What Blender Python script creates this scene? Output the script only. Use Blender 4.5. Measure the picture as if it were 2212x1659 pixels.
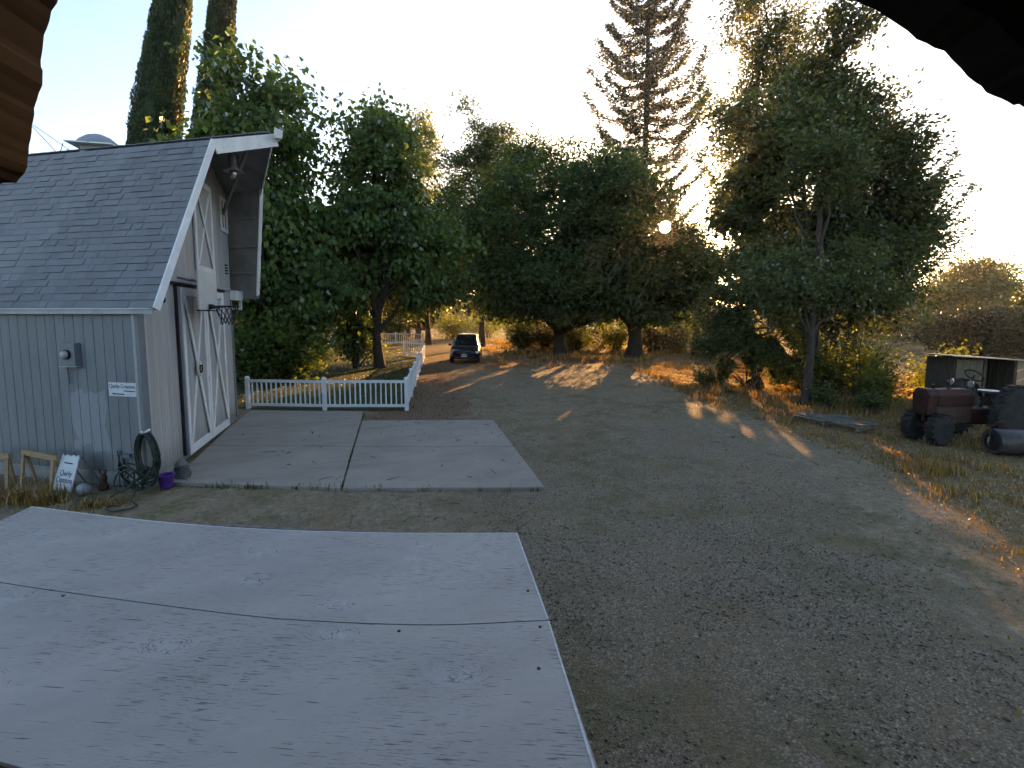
import bpy, math, random
import numpy as np
from mathutils import Vector, Matrix, Quaternion
random.seed(7)
SC = bpy.context.scene
for o in list(bpy.data.objects): bpy.data.objects.remove(o)
COL = SC.collection
R = math.radians

# ------------------------------------------------------------------ camera
CAM_H, YAW, PITCH = 2.95, R(13.7), R(5.0)
cd = bpy.data.cameras.new('camera'); cam = bpy.data.objects.new('camera', cd); COL.objects.link(cam)
cam.location = (0, 0, CAM_H); cam.rotation_euler = (R(90) - PITCH, 0, -YAW)
cd.sensor_width = 36.0; cd.lens = 36.0 * 1013 / 2212; cd.shift_y = -0.0275
cd.clip_start = 0.02; cd.clip_end = 6000
SC.camera = cam
# ------------------------------------------------------------------ sky, sun, exposure
SUN_AZ, SUN_EL = R(31.46), R(9.9)           # azimuth from +Y towards +X
w = bpy.data.worlds.new('World'); SC.world = w; w.use_nodes = True
nt = w.node_tree; nt.nodes.clear()
sky = nt.nodes.new('ShaderNodeTexSky'); sky.sky_type = 'NISHITA'
sky.sun_disc = True; sky.sun_size = R(1.2); sky.sun_intensity = 0.012   # the sun stands in the picture: its disc only, the light is the lamp's
sky.sun_elevation = SUN_EL; sky.sun_rotation = SUN_AZ
sky.altitude = 100; sky.air_density = 1.0; sky.dust_density = 1.6; sky.ozone_density = 1.8
bg = nt.nodes.new('ShaderNodeBackground'); bg.inputs['Strength'].default_value = 0.15
out = nt.nodes.new('ShaderNodeOutputWorld')
nt.links.new(sky.outputs[0], bg.inputs[0]); nt.links.new(bg.outputs[0], out.inputs[0])
sl = bpy.data.lights.new('sun', 'SUN'); sl.energy = 5.0; sl.angle = R(0.5); sl.color = (1.0, 0.52, 0.17)
so = bpy.data.objects.new('sun', sl); COL.objects.link(so)
SUNV = Vector((math.sin(SUN_AZ) * math.cos(SUN_EL), math.cos(SUN_AZ) * math.cos(SUN_EL), math.sin(SUN_EL)))
so.rotation_euler = SUNV.to_track_quat('Z', 'Y').to_euler(); so.location = SUNV * 300
vs = SC.view_settings; vs.view_transform = 'Standard'; vs.look = 'None'; vs.exposure = 1.88; vs.gamma = 1.0
vs.use_curve_mapping = False
vs.use_white_balance = True; vs.white_balance_temperature = 6900; vs.white_balance_tint = 15
cy = SC.cycles; cy.max_bounces = 5; cy.diffuse_bounces = 3; cy.glossy_bounces = 2; cy.transmission_bounces = 2
cy.use_adaptive_sampling = True; cy.adaptive_threshold = 0.03; cy.adaptive_min_samples = 16
cy.transparent_max_bounces = 8; cy.use_denoising = True; cy.sample_clamp_indirect = 4.0
cy.caustics_reflective = False; cy.caustics_refractive = False

# ================================================================== helpers
ORIG = {}
def tag(o, label, cat, group=None):
    o['label'] = label; o['category'] = cat
    if group: o['group'] = group
    return o
def thing(name, label, cat, loc=(0, 0, 0), rotz=0.0, group=None):
    o = bpy.data.objects.new(name, None); COL.objects.link(o); o.empty_display_size = 0.2
    o.location = loc; o.rotation_euler = (0, 0, rotz)
    if rotz == 0.0: ORIG[o.name] = Vector(loc)          # parts given in world coordinates
    return tag(o, label, cat, group)
def adopt(o, parent):
    if parent is None: return
    o.parent = parent
    if parent.name in ORIG: o.matrix_parent_inverse = Matrix.Translation(-ORIG[parent.name])
def link(name, me, mat=None, parent=None, kind=None):
    o = bpy.data.objects.new(name, me); COL.objects.link(o)
    if mat is not None and len(me.materials) == 0: me.materials.append(mat)
    adopt(o, parent)
    if kind: o['kind'] = kind
    return o
def np_mesh(name, V, F, mat=None, smooth=False, attr=None):
    V = np.asarray(V, np.float32); F = np.asarray(F, np.int32)
    me = bpy.data.meshes.new(name); n, k = F.shape
    me.vertices.add(len(V)); me.vertices.foreach_set('co', V.ravel())
    me.loops.add(n * k); me.loops.foreach_set('vertex_index', F.ravel())
    me.polygons.add(n); me.polygons.foreach_set('loop_start', np.arange(0, n * k, k, dtype=np.int32))
    if smooth: me.polygons.foreach_set('use_smooth', np.ones(n, bool))
    me.update(calc_edges=True)
    if attr:
        for an, av in attr.items():
            a = me.attributes.new(an, 'FLOAT', 'POINT'); a.data.foreach_set('value', np.asarray(av, np.float32))
    if mat: me.materials.append(mat)
    return me
class MB:
    def __init__(s): s.v = []; s.f = []
    def add(s, vs_, fs_):
        b = len(s.v); s.v += [tuple(v) for v in vs_]; s.f += [tuple(i + b for i in f) for f in fs_]; return s
    def hexa(s, p):      # 8 corners: bottom ring then top ring
        return s.add(p, [(3, 2, 1, 0), (4, 5, 6, 7), (0, 1, 5, 4), (1, 2, 6, 5), (2, 3, 7, 6), (3, 0, 4, 7)])
    def box(s, c, d, m=None):
        x, y, z = d[0] / 2, d[1] / 2, d[2] / 2
        p = [Vector(q) for q in ((-x, -y, -z), (x, -y, -z), (x, y, -z), (-x, y, -z), (-x, -y, z), (x, -y, z), (x, y, z), (-x, y, z))]
        if m is not None: p = [m @ q for q in p]
        return s.hexa([q + Vector(c) for q in p])
    def bar(s, a, b, w, h, up=(0, 0, 1)):
        a, b = Vector(a), Vector(b); d = (b - a).normalized(); sd = d.cross(Vector(up)).normalized() * w / 2
        u = sd.cross(d).normalized() * h / 2
        return s.hexa([a - sd - u, a + sd - u, b + sd - u, b - sd - u, a - sd + u, a + sd + u, b + sd + u, b - sd + u])
    def prism(s, poly, ext):
        n = len(poly); e = Vector(ext); P = [Vector(p) for p in poly]
        return s.add(P + [p + e for p in P], [tuple(range(n))[::-1], tuple(range(n, 2 * n))] + [(i, (i + 1) % n, n + (i + 1) % n, n + i) for i in range(n)])
    def tube(s, pts, r, k=8, caps=True):
        P = [Vector(p) for p in pts]; n = len(P); r = r if hasattr(r, '__len__') else [r] * n; vs_ = []; up = Vector((0.13, 0.21, 1))
        for i, p in enumerate(P):
            d = (P[min(i + 1, n - 1)] - P[max(i - 1, 0)]).normalized()
            a = d.cross(up)
            a = a.normalized() if a.length > 1e-3 else Vector((1, 0, 0)); b = d.cross(a)
            up = -b if b.z < 0 else b
            vs_ += [p + (a * math.cos(t) + b * math.sin(t)) * r[i] for t in [2 * math.pi * j / k for j in range(k)]]
        fs_ = [(i * k + j, i * k + (j + 1) % k, (i + 1) * k + (j + 1) % k, (i + 1) * k + j) for i in range(n - 1) for j in range(k)]
        if caps: fs_ += [tuple(range(k)), tuple(range((n - 1) * k, n * k))]
        return s.add(vs_, fs_)
    def lathe(s, prof, c=(0, 0, 0), k=16, m=None):
        vs_ = [];
        for r, z in prof:
            for j in range(k):
                q = Vector((r * math.cos(2 * math.pi * j / k), r * math.sin(2 * math.pi * j / k), z))
                vs_.append((m @ q if m is not None else q) + Vector(c))
        n = len(prof)
        fs_ = [(i * k + j, i * k + (j + 1) % k, (i + 1) * k + (j + 1) % k, (i + 1) * k + j) for i in range(n - 1) for j in range(k)]
        return s.add(vs_, fs_ + [tuple(range(k)), tuple(range((n - 1) * k, n * k))])
    def mesh(s, name, mat, smooth=False):
        me = bpy.data.meshes.new(name); me.from_pydata(s.v, [], s.f)
        if smooth:
            me.polygons.foreach_set('use_smooth', np.ones(len(me.polygons), bool))
        me.update(); me.materials.append(mat); return me
    def build(s, name, mat, parent=None, smooth=False, kind=None, bevel=0.0):
        me = s.mesh(name, mat, smooth)
        o = link(name, me, None, parent, kind)
        if bevel:
            b = o.modifiers.new('bevel', 'BEVEL'); b.width = bevel; b.segments = 2; b.limit_method = 'ANGLE'
        if smooth:
            try: me.set_sharp_from_angle(angle=R(50))
            except Exception: pass
        return o
def text(name, body, size, M, mat, parent, shear=0.0, width=None, depth=0.001):
    c = bpy.data.curves.new(name, 'FONT'); c.body = body; c.size = size; c.extrude = depth; c.shear = shear
    c.align_x = 'CENTER'; c.align_y = 'CENTER'
    t = bpy.data.objects.new(name, c); COL.objects.link(t)
    me = bpy.data.meshes.new_from_object(t.evaluated_get(bpy.context.evaluated_depsgraph_get()))
    bpy.data.objects.remove(t)
    wd = max(v.co.x for v in me.vertices) - min(v.co.x for v in me.vertices)
    if width: me.transform(Matrix.Diagonal((width / wd, 1, 1, 1)))
    me.transform(M); me.materials.clear(); me.materials.append(mat)
    return link(name, me, None, parent)
def frame(o, x, y, z):      # matrix from origin and axes
    x, y, z = Vector(x).normalized(), Vector(y).normalized(), Vector(z).normalized()
    m = Matrix((x, y, z)).transposed().to_4x4(); m.translation = Vector(o); return m

# ------------------------------------------------------------------ materials
def mat(name, col, rough=0.7, metal=0.0, spec=0.3):
    m = bpy.data.materials.new(name); m.use_nodes = True; b = m.node_tree.nodes['Principled BSDF']
    b.inputs['Base Color'].default_value = (*col, 1); b.inputs['Roughness'].default_value = rough
    b.inputs['Metallic'].default_value = metal; b.inputs['Specular IOR Level'].default_value = spec
    return m
class N:
    def __init__(s, m): s.m = m; s.t = m.node_tree; s.b = s.t.nodes.get('Principled BSDF')
    def n(s, ty, **kw):
        x = s.t.nodes.new(ty)
        for k, v in kw.items():
            if k in x.inputs: x.inputs[k].default_value = v
            else: setattr(x, k, v)
        return x
    def l(s, a, b): s.t.links.new(a, b)
    def coord(s, scale=(1, 1, 1), kind='Position', rot=(0, 0, 0)):
        if kind == 'Position': c = s.n('ShaderNodeNewGeometry').outputs['Position']
        else: c = s.n('ShaderNodeTexCoord').outputs[kind]
        mp = s.n('ShaderNodeMapping'); mp.inputs['Scale'].default_value = scale; mp.inputs['Rotation'].default_value = rot
        s.l(c, mp.inputs['Vector']); return mp.outputs[0]
    def noise(s, co, scale, detail=4, rough=0.6, dist=0.0):
        x = s.n('ShaderNodeTexNoise'); x.inputs['Scale'].default_value = scale; x.inputs['Detail'].default_value = detail
        x.inputs['Roughness'].default_value = rough; x.inputs['Distortion'].default_value = dist
        s.l(co, x.inputs['Vector']); return x.outputs['Fac']
    def ramp(s, f, *st):
        x = s.n('ShaderNodeValToRGB'); e = x.color_ramp.elements
        while len(e) < len(st): e.new(0.5)
        for i, (p, c) in enumerate(st):
            e[i].position = p; e[i].color = (*c, 1) if hasattr(c, '__len__') else (c, c, c, 1)
        s.l(f, x.inputs[0]); return x.outputs[0]
    def mix(s, f, a, b, mode='MIX'):
        x = s.n('ShaderNodeMix', data_type='RGBA', blend_type=mode)
        for sock, v in ((x.inputs[0], f), (x.inputs[6], a), (x.inputs[7], b)):
            if hasattr(v, 'is_output'): s.l(v, sock)
            elif hasattr(v, '__len__'): sock.default_value = (*v, 1)
            else: sock.default_value = v
        return x.outputs[2]
    def math(s, op, a, b=0.0, c=None):
        x = s.n('ShaderNodeMath', operation=op)
        for i, v in enumerate((a, b) if c is None else (a, b, c)):
            if hasattr(v, 'is_output'): s.l(v, x.inputs[i])
            else: x.inputs[i].default_value = v
        return x.outputs[0]
    def bump(s, h, strength=0.3, dist=0.02):
        x = s.n('ShaderNodeBump'); x.inputs['Strength'].default_value = strength; x.inputs['Distance'].default_value = dist
        s.l(h, x.inputs['Height']); s.l(x.outputs[0], s.b.inputs['Normal'])
    def base(s, c): s.l(c, s.b.inputs['Base Color'])
    def attr(s, name): return s.n('ShaderNodeAttribute', attribute_name=name).outputs['Fac']
    def rnd(s): return s.n('ShaderNodeObjectInfo').outputs['Random']
def noisy(name, c1, c2, scale=4, rough=0.8, bump=0.0, stretch=(1, 1, 1), metal=0.0, spec=0.3, detail=6):
    m = mat(name, c1, rough, metal, spec); x = N(m); f = x.noise(x.coord(stretch), scale, detail)
    x.base(x.ramp(f, (0.3, c1), (0.7, c2)))
    if bump: x.bump(f, bump, 0.01)
    return m
M = {}
def make_mats():
    M['white'] = noisy('white_paint', (0.62, 0.63, 0.63), (0.80, 0.80, 0.79), 3.0, 0.55, 0.1)
    M['vinyl'] = noisy('white_vinyl', (0.64, 0.66, 0.68), (0.80, 0.81, 0.82), 2.0, 0.4)
    M['trimgrey'] = noisy('grey_trim', (0.30, 0.31, 0.32), (0.42, 0.43, 0.44), 3.0, 0.7, 0.1)
    M['dark'] = mat('dark_gap', (0.02, 0.02, 0.022), 0.9)
    M['soffit'] = noisy('soffit_paint', (0.16, 0.16, 0.165), (0.25, 0.25, 0.255), 2, 0.8)
    M['concrete_old'] = noisy('foundation', (0.17, 0.17, 0.17), (0.3, 0.3, 0.29), 5, 0.9, 0.3)
    # siding paint
    m = mat('siding_paint', (0.4, 0.43, 0.47), 0.62); x = N(m)
    f = x.noise(x.coord((2, 2, 0.35)), 2.2, 5); g_ = x.noise(x.coord((30, 30, 1.2)), 1.6, 4)
    c = x.ramp(f, (0.3, (0.156, 0.1677, 0.182)), (0.7, (0.208, 0.2184, 0.2314)))
    c = x.mix(x.math('MULTIPLY', x.rnd(), 0.22), c, (0.12, 0.13, 0.145))
    # a touched-up patch of fresher paint on the side wall
    sp = x.n('ShaderNodeSeparateXYZ'); x.l(x.n('ShaderNodeNewGeometry').outputs['Position'], sp.inputs[0])
    nx = x.noise(x.coord((1, 1, 1)), 3.5, 2)
    dx = x.math('ABSOLUTE', x.math('ADD', sp.outputs[0], 5.28)); dz = x.math('ABSOLUTE', x.math('ADD', sp.outputs[2], -1.12))
    inside = x.math('MULTIPLY', x.math('LESS_THAN', x.math('ADD', dx, x.math('MULTIPLY', nx, 0.35)), 0.52),
                    x.math('LESS_THAN', x.math('ADD', dz, x.math('MULTIPLY', nx, 0.6)), 0.80))
    c = x.mix(x.math('MULTIPLY', inside, 0.45), c, (0.3055, 0.325, 0.3575))
    c = x.mix(x.math('MULTIPLY', x.math('GREATER_THAN', g_, 0.64), 0.35), c, (0.08, 0.08, 0.085))
    spl = x.math('MULTIPLY', x.ramp(x.math('ADD', sp.outputs[2], x.math('MULTIPLY', x.noise(x.coord((6, 6, 1)), 2.0, 4), 0.5)), (0.35, 1.0), (0.85, 0.0)), 0.55)
    c = x.mix(spl, c, (0.13, 0.105, 0.078))
    x.base(c); x.bump(g_, 0.25, 0.006); M['siding'] = m
    m2 = m.copy(); m2.name = 'siding_front_lit_paint'; M['siding_front_lit'] = m2  # gable copy, lighter and warmer: evening sky glow painted into the colour
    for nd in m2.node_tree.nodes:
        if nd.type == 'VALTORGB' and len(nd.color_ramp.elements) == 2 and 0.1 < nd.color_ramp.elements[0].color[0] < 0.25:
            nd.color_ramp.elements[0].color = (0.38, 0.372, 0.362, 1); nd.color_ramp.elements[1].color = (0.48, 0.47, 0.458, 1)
    # shingles
    m = mat('shingle', (0.1, 0.11, 0.13), 0.9); x = N(m)
    f = x.noise(x.coord(), 140, 3); r_ = x.rnd(); a_ = x.attr('var')
    v = x.math('ADD', x.math('MULTIPLY', r_, 0.5), x.math('MULTIPLY', a_, 0.5))
    c = x.ramp(x.math('ADD', x.math('MULTIPLY', f, 0.5), x.math('MULTIPLY', v, 0.45)), (0.15, (0.13, 0.132, 0.145)), (0.85, (0.245, 0.246, 0.258)))
    x.base(c); x.bump(f, 0.5, 0.004); M['shingle'] = m
    # plywood, painted grey, checked and knotty
    m = mat('painted_plywood', (0.5, 0.5, 0.5), 0.55, 0, 0.35); x = N(m)
    co = x.coord((1, 1, 1), rot=(0, 0, R(18)))
    def grain(sc, thr, wid, det=3):
        mp = x.n('ShaderNodeMapping'); mp.inputs['Scale'].default_value = sc; x.l(dco, mp.inputs['Vector'])
        f = x.noise(mp.outputs[0], 1.0, det, 0.55)
        return x.ramp(f, (thr, 0.0), (thr + wid, 1.0))
    vo = x.n('ShaderNodeTexVoronoi', feature='F1', voronoi_dimensions='2D'); vo.inputs['Scale'].default_value = 1.9; vo.inputs['Randomness'].default_value = 0.95
    sq = x.n('ShaderNodeMapping'); sq.inputs['Scale'].default_value = (0.6, 1.15, 1); x.l(co, sq.inputs['Vector']); x.l(sq.outputs[0], vo.inputs['Vector'])
    has = x.math('GREATER_THAN', x.n('ShaderNodeSeparateColor').outputs[0], 0.38)
    scn = has.node.inputs[0].links[0].from_node; x.l(vo.outputs['Color'], scn.inputs[0])
    d = vo.outputs['Distance']
    near = x.math('MULTIPLY', x.ramp(d, (0.03, 1.0), (0.22, 0.0)), has)
    # grain bends round the knots
    sx = x.n('ShaderNodeSeparateXYZ'); x.l(co, sx.inputs[0]); cx = x.n('ShaderNodeCombineXYZ')
    x.l(sx.outputs[0], cx.inputs[0]); x.l(x.math('ADD', sx.outputs[1], x.math('MULTIPLY', near, x.math('MULTIPLY', d, 1.1))), cx.inputs[1]); x.l(sx.outputs[2], cx.inputs[2])
    dco = cx.outputs[0]
    patch = x.ramp(x.noise(co, 1.1, 2), (0.42, 0.0), (0.62, 1.0))
    c1 = x.math('MULTIPLY', grain((9, 120, 1), 0.60, 0.03), patch)
    c2 = grain((4.0, 90, 1), 0.655, 0.02)
    c3 = x.math('MULTIPLY', grain((22, 190, 1), 0.60, 0.04), x.math('ADD', x.math('MULTIPLY', patch, 0.5), 0.15))
    ringf = x.math('FRACT', x.math('ADD', x.math('MULTIPLY', d, 22), x.math('MULTIPLY', x.noise(co, 16, 2), 2.2)))
    ring = x.math('MULTIPLY', x.math('MULTIPLY', x.math('GREATER_THAN', ringf, 0.9), x.math('GREATER_THAN', near, 0.18)), x.math('GREATER_THAN', x.noise(co, 11, 3), 0.57))
    vo2 = x.n('ShaderNodeTexVoronoi', feature='DISTANCE_TO_EDGE', voronoi_dimensions='2D'); vo2.inputs['Scale'].default_value = 26
    x.l(x.coord((0.7, 1, 1), rot=(0, 0, R(18))), vo2.inputs['Vector'])
    kc = x.math('MULTIPLY', x.math('MULTIPLY', x.math('LESS_THAN', vo2.outputs['Distance'], 0.05), x.math('GREATER_THAN', near, 0.42)), x.math('GREATER_THAN', x.noise(co, 8, 3), 0.57))
    crack = x.math('MINIMUM', x.math('ADD', x.math('ADD', x.math('ADD', c1, c2), x.math('MULTIPLY', c3, 0.6)), x.math('MAXIMUM', ring, kc)), 1.0)
    blot = x.noise(x.coord((0.7, 1.6, 1), rot=(0, 0, R(18))), 1.1, 7, 0.7); fine = x.noise(co, 18, 4)
    col = x.ramp(blot, (0.3, (0.275, 0.258, 0.236)), (0.7, (0.378, 0.352, 0.32)))
    col = x.mix(x.math('MULTIPLY', x.ramp(fine, (0.35, 1.0), (0.6, 0.0)), 0.18), col, (0.27, 0.28, 0.29))
    col = x.mix(x.math('MULTIPLY', x.math('MULTIPLY', near, x.ramp(x.noise(co, 22, 4, 0.7), (0.4, 0.0), (0.62, 1.0))), 0.8), col, (0.3948, 0.399, 0.4032))
    col = x.mix(x.math('MULTIPLY', crack, 0.86), col, (0.03, 0.03, 0.035))
    x.base(col); x.bump(x.math('SUBTRACT', x.math('MULTIPLY', fine, 0.15), crack), 0.35, 0.004); M['plywood'] = m
    M['plyedge'] = noisy('plywood_edge', (0.42, 0.42, 0.41), (0.62, 0.62, 0.6), 30, 0.8)
    M['rust'] = noisy('rust', (0.045, 0.02, 0.012), (0.11, 0.05, 0.028), 30, 0.9)
    # concrete
    m = mat('concrete', (0.25, 0.23, 0.2), 0.85); x = N(m); co = x.coord()
    f = x.noise(co, 0.8, 6); h = x.noise(co, 60, 3); k = x.noise(x.coord((0.5, 2, 1)), 1.7, 4)
    c = x.ramp(f, (0.3, (0.245, 0.203, 0.156)), (0.7, (0.35, 0.293, 0.228)))
    c = x.mix(x.math('MULTIPLY', x.ramp(k, (0.5, 0.0), (0.75, 1.0)), 0.6), c, (0.15, 0.122, 0.094))
    c = x.mix(0.22, c, x.ramp(h, (0.35, 0.1), (0.65, 0.42)))
    x.base(c); x.bump(h, 0.2, 0.004); M['concrete'] = m
    # ground
    m = mat('ground', (0.15, 0.13, 0.1), 0.95, 0, 0.1); x = N(m); co = x.coord()
    big = x.noise(co, 0.35, 4); mid = x.noise(co, 1.6, 6, 0.65); sm = x.noise(co, 9, 5, 0.7); tiny = x.noise(co, 55, 3, 0.8)
    vr = x.n('ShaderNodeTexVoronoi', feature='F1'); vr.inputs['Scale'].default_value = 58; x.l(co, vr.inputs['Vector'])
    vg = x.n('ShaderNodeSeparateColor'); x.l(vr.outputs['Color'], vg.inputs[0])
    stone = x.ramp(vg.outputs[0], (0.0, (0.11, 0.088, 0.062)), (0.6, (0.24, 0.195, 0.14)), (1.0, (0.43, 0.36, 0.265)))
    stone = x.mix(x.ramp(vr.outputs['Distance'], (0.3, 0.0), (0.75, 0.6)), stone, (0.035, 0.03, 0.024))
    gcol = x.mix(x.ramp(tiny, (0.3, 0.15), (0.7, 0.5)), stone, (0.245, 0.19, 0.125))
    dirt = x.ramp(x.math('ADD', x.math('MULTIPLY', sm, 0.5), x.math('MULTIPLY', tiny, 0.5)), (0.3, (0.1013, 0.0783, 0.04995)), (0.5, (0.2228, 0.1769, 0.1188)), (0.72, (0.4185, 0.3443, 0.243)))
    moss = x.ramp(sm, (0.3, (0.07, 0.0644, 0.028)), (0.7, (0.175, 0.1568, 0.077)))
    straw = x.ramp(x.math('ADD', x.math('MULTIPLY', sm, 0.4), x.math('MULTIPLY', tiny, 0.6)), (0.3, (0.075, 0.05, 0.024)), (0.55, (0.2, 0.145, 0.074)), (0.75, (0.34, 0.265, 0.15)))
    litter = x.ramp(x.math('ADD', x.math('MULTIPLY', sm, 0.4), x.math('MULTIPLY', tiny, 0.6)), (0.32, (0.08, 0.052, 0.03)), (0.55, (0.2, 0.138, 0.085)), (0.72, (0.36, 0.265, 0.17)))
    gm = x.ramp(x.math('ADD', x.attr('gravel'), x.math('MULTIPLY', x.math('SUBTRACT', mid, 0.5), 1.7)), (0.5, 0.0), (0.78, 1.0))
    c = x.mix(gm, dirt, gcol)
    c = x.mix(x.math('MULTIPLY', x.ramp(big, (0.42, 0.0), (0.58, 1.0)), x.ramp(mid, (0.44, 0.0), (0.58, 0.75))), c, moss)
    c = x.mix(x.math('MULTIPLY', x.ramp(x.noise(x.coord((1, 1, 1), rot=(0, 0, 1.1)), 0.8, 5, 0.7), (0.52, 0.0), (0.66, 1.0)), 0.7), c, x.ramp(tiny, (0.3, (0.0875, 0.05625, 0.03)), (0.7, (0.3, 0.2188, 0.125))))
    c = x.mix(x.ramp(x.math('ADD', x.attr('straw'), x.math('MULTIPLY', x.math('SUBTRACT', mid, 0.5), 1.4)), (0.4, 0.0), (0.65, 1.0)), c, straw)
    c = x.mix(x.ramp(x.math('ADD', x.attr('litter'), x.math('MULTIPLY', x.math('SUBTRACT', mid, 0.5), 1.2)), (0.4, 0.0), (0.65, 1.0)), c, litter)
    x.base(c); x.bump(x.math('ADD', x.math('MULTIPLY', tiny, 0.5), x.math('SUBTRACT', sm, x.math('MULTIPLY', vr.outputs['Distance'], 0.5))), 0.55, 0.03); M['ground'] = m
    M['lawn'] = noisy('lawn_soil', (0.022, 0.036, 0.012), (0.05, 0.065, 0.022), 3, 0.95)
    m = mat('pebble', (0.15, 0.14, 0.13), 0.85); x = N(m)
    x.base(x.ramp(x.attr('var'), (0.0, (0.11, 0.09, 0.066)), (0.6, (0.21, 0.174, 0.13)), (1.0, (0.43, 0.365, 0.28)))); M['pebble'] = m
    for nm, cs in dict(dryleaf=((0.05, 0.025, 0.012), (0.17, 0.09, 0.04), (0.34, 0.23, 0.13)), drygrass=((0.09, 0.055, 0.02), (0.21, 0.14, 0.05), (0.37, 0.265, 0.12)),
                       lawngrass=((0.02, 0.035, 0.01), (0.045, 0.07, 0.02), (0.09, 0.11, 0.04))).items():
        m = leafmat(nm, cs, 0.35)
        M[nm] = m
    M['bark'] = noisy('bark', (0.022, 0.017, 0.013), (0.085, 0.066, 0.05), 5, 0.95, 0.8, (4, 4, 0.6))
    M['redbark'] = noisy('red_bark', (0.03, 0.017, 0.013), (0.10, 0.06, 0.045), 5, 0.95, 0.8, (4, 4, 0.4))
    M['palebark'] = noisy('dead_wood', (0.11, 0.1, 0.085), (0.2, 0.185, 0.16), 8, 0.9)
    M['wood'] = noisy('raw_lumber', (0.26, 0.17, 0.09), (0.42, 0.29, 0.17), 6, 0.7, 0.2, (1, 1, 8))
    M['greywood'] = noisy('weathered_wood', (0.09, 0.08, 0.065), (0.24, 0.21, 0.175), 7, 0.9, 0.5, (2, 2, 8))
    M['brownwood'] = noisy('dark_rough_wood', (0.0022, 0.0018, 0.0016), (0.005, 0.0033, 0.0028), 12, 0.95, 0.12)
    M['black'] = mat('black_metal', (0.012, 0.012, 0.013), 0.5)
    M['steel'] = noisy('grey_metal', (0.16, 0.165, 0.17), (0.3, 0.31, 0.32), 6, 0.4, 0, metal=0.6)
    M['galv'] = noisy('painted_metal', (0.2, 0.215, 0.23), (0.3, 0.315, 0.33), 5, 0.5)
    M['glass'] = mat('dark_glass', (0.012, 0.014, 0.016), 0.06, 0, 0.5)
    M['red'] = noisy('faded_red_paint', (0.018, 0.008, 0.006), (0.055, 0.014, 0.01), 5, 0.65, 0.2)
    M['rubber'] = noisy('rubber', (0.012, 0.012, 0.012), (0.04, 0.038, 0.036), 8, 0.9)
    M['hose'] = noisy('green_hose', (0.012, 0.022, 0.018), (0.035, 0.05, 0.042), 12, 0.45)
    M['purple'] = noisy('purple_glaze', (0.07, 0.022, 0.17), (0.11, 0.035, 0.25), 4, 0.35)
    M['carpaint'] = mat('dark_blue_car_paint', (0.006, 0.007, 0.02), 0.22, 0.2, 0.5); M['carpaint'].node_tree.nodes['Principled BSDF'].inputs['Coat Weight'].default_value = 0.6
    M['lamp'] = mat('headlamp_glass', (0.4, 0.4, 0.42), 0.12, 0.6, 0.6)
    M['chrome'] = mat('chrome', (0.6, 0.6, 0.6), 0.15, 1.0)
    M['navy'] = mat('navy_print', (0.02, 0.02, 0.06), 0.6)
    M['signwhite'] = noisy('sign_board', (0.48, 0.52, 0.56), (0.62, 0.65, 0.68), 3, 0.5)
    M['bbgrey'] = noisy('backboard', (0.5, 0.49, 0.46), (0.62, 0.61, 0.58), 2, 0.6)
    M['tin'] = noisy('tin_sheet', (0.25, 0.24, 0.2), (0.4, 0.37, 0.3), 4, 0.45, 0, metal=0.5)
    M['shedwood'] = noisy('shed_board', (0.035, 0.03, 0.023), (0.085, 0.07, 0.05), 4, 0.9, 0.3, (6, 6, 1))
    M['plate'] = mat('plate', (0.55, 0.55, 0.55), 0.5)
    M['cord'] = mat('net_cord', (0.03, 0.03, 0.035), 0.8)
    M['hill'] = noisy('hill', (0.1, 0.085, 0.04), (0.2, 0.16, 0.08), 0.05, 1.0)
def leafmat(name, cs, trans=0.45, gloss=0.25):
    m = bpy.data.materials.new(name); m.use_nodes = True; x = N(m); t = x.t; t.nodes.clear()
    ou = x.n('ShaderNodeOutputMaterial'); col = x.ramp(x.attr('var'), (0.0, cs[0]), (0.55, cs[1]), (1.0, cs[2]))
    df = x.n('ShaderNodeBsdfDiffuse'); tr = x.n('ShaderNodeBsdfTranslucent'); gl = x.n('ShaderNodeBsdfGlossy'); gl.inputs['Roughness'].default_value = 0.45
    x.l(col, df.inputs['Color'])
    tc = x.mix(1.0, col, (2.3, 2.0, 0.75), 'MULTIPLY'); x.l(tc, tr.inputs['Color'])
    m1 = x.n('ShaderNodeMixShader'); m1.inputs[0].default_value = trans; x.l(df.outputs[0], m1.inputs[1]); x.l(tr.outputs[0], m1.inputs[2])
    fr = x.n('ShaderNodeFresnel'); fr.inputs['IOR'].default_value = 1.4
    m2 = x.n('ShaderNodeMixShader'); x.l(x.math('MULTIPLY', fr.outputs[0], gloss), m2.inputs[0]); x.l(m1.outputs[0], m2.inputs[1]); x.l(gl.outputs[0], m2.inputs[2])
    x.l(m2.outputs[0], ou.inputs['Surface']); return m
make_mats()
M['leaf_cat'] = leafmat('catalpa_leaf', ((0.039, 0.0715, 0.0208), (0.091, 0.1495, 0.0442), (0.169, 0.234, 0.0715)))
M['leaf_dark'] = leafmat('walnut_leaf', ((0.0304, 0.057, 0.0228), (0.0665, 0.114, 0.038), (0.1425, 0.19, 0.057)), 0.45)
M['leaf_oak'] = leafmat('oak_leaf', ((0.0342, 0.0513, 0.0228), (0.076, 0.1045, 0.0418), (0.152, 0.171, 0.0608)), 0.42)
M['leaf_yel'] = leafmat('young_leaf', ((0.06, 0.08, 0.018), (0.12, 0.15, 0.034), (0.2, 0.22, 0.055)), 0.62)
M['needle'] = leafmat('needles', ((0.02, 0.032, 0.019), (0.042, 0.06, 0.033), (0.09, 0.1, 0.052)), 0.22)
M['cyp'] = leafmat('cypress_scale', ((0.0266, 0.0475, 0.0228), (0.0608, 0.0912, 0.038), (0.171, 0.1615, 0.0665)), 0.2, 0.1)
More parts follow.
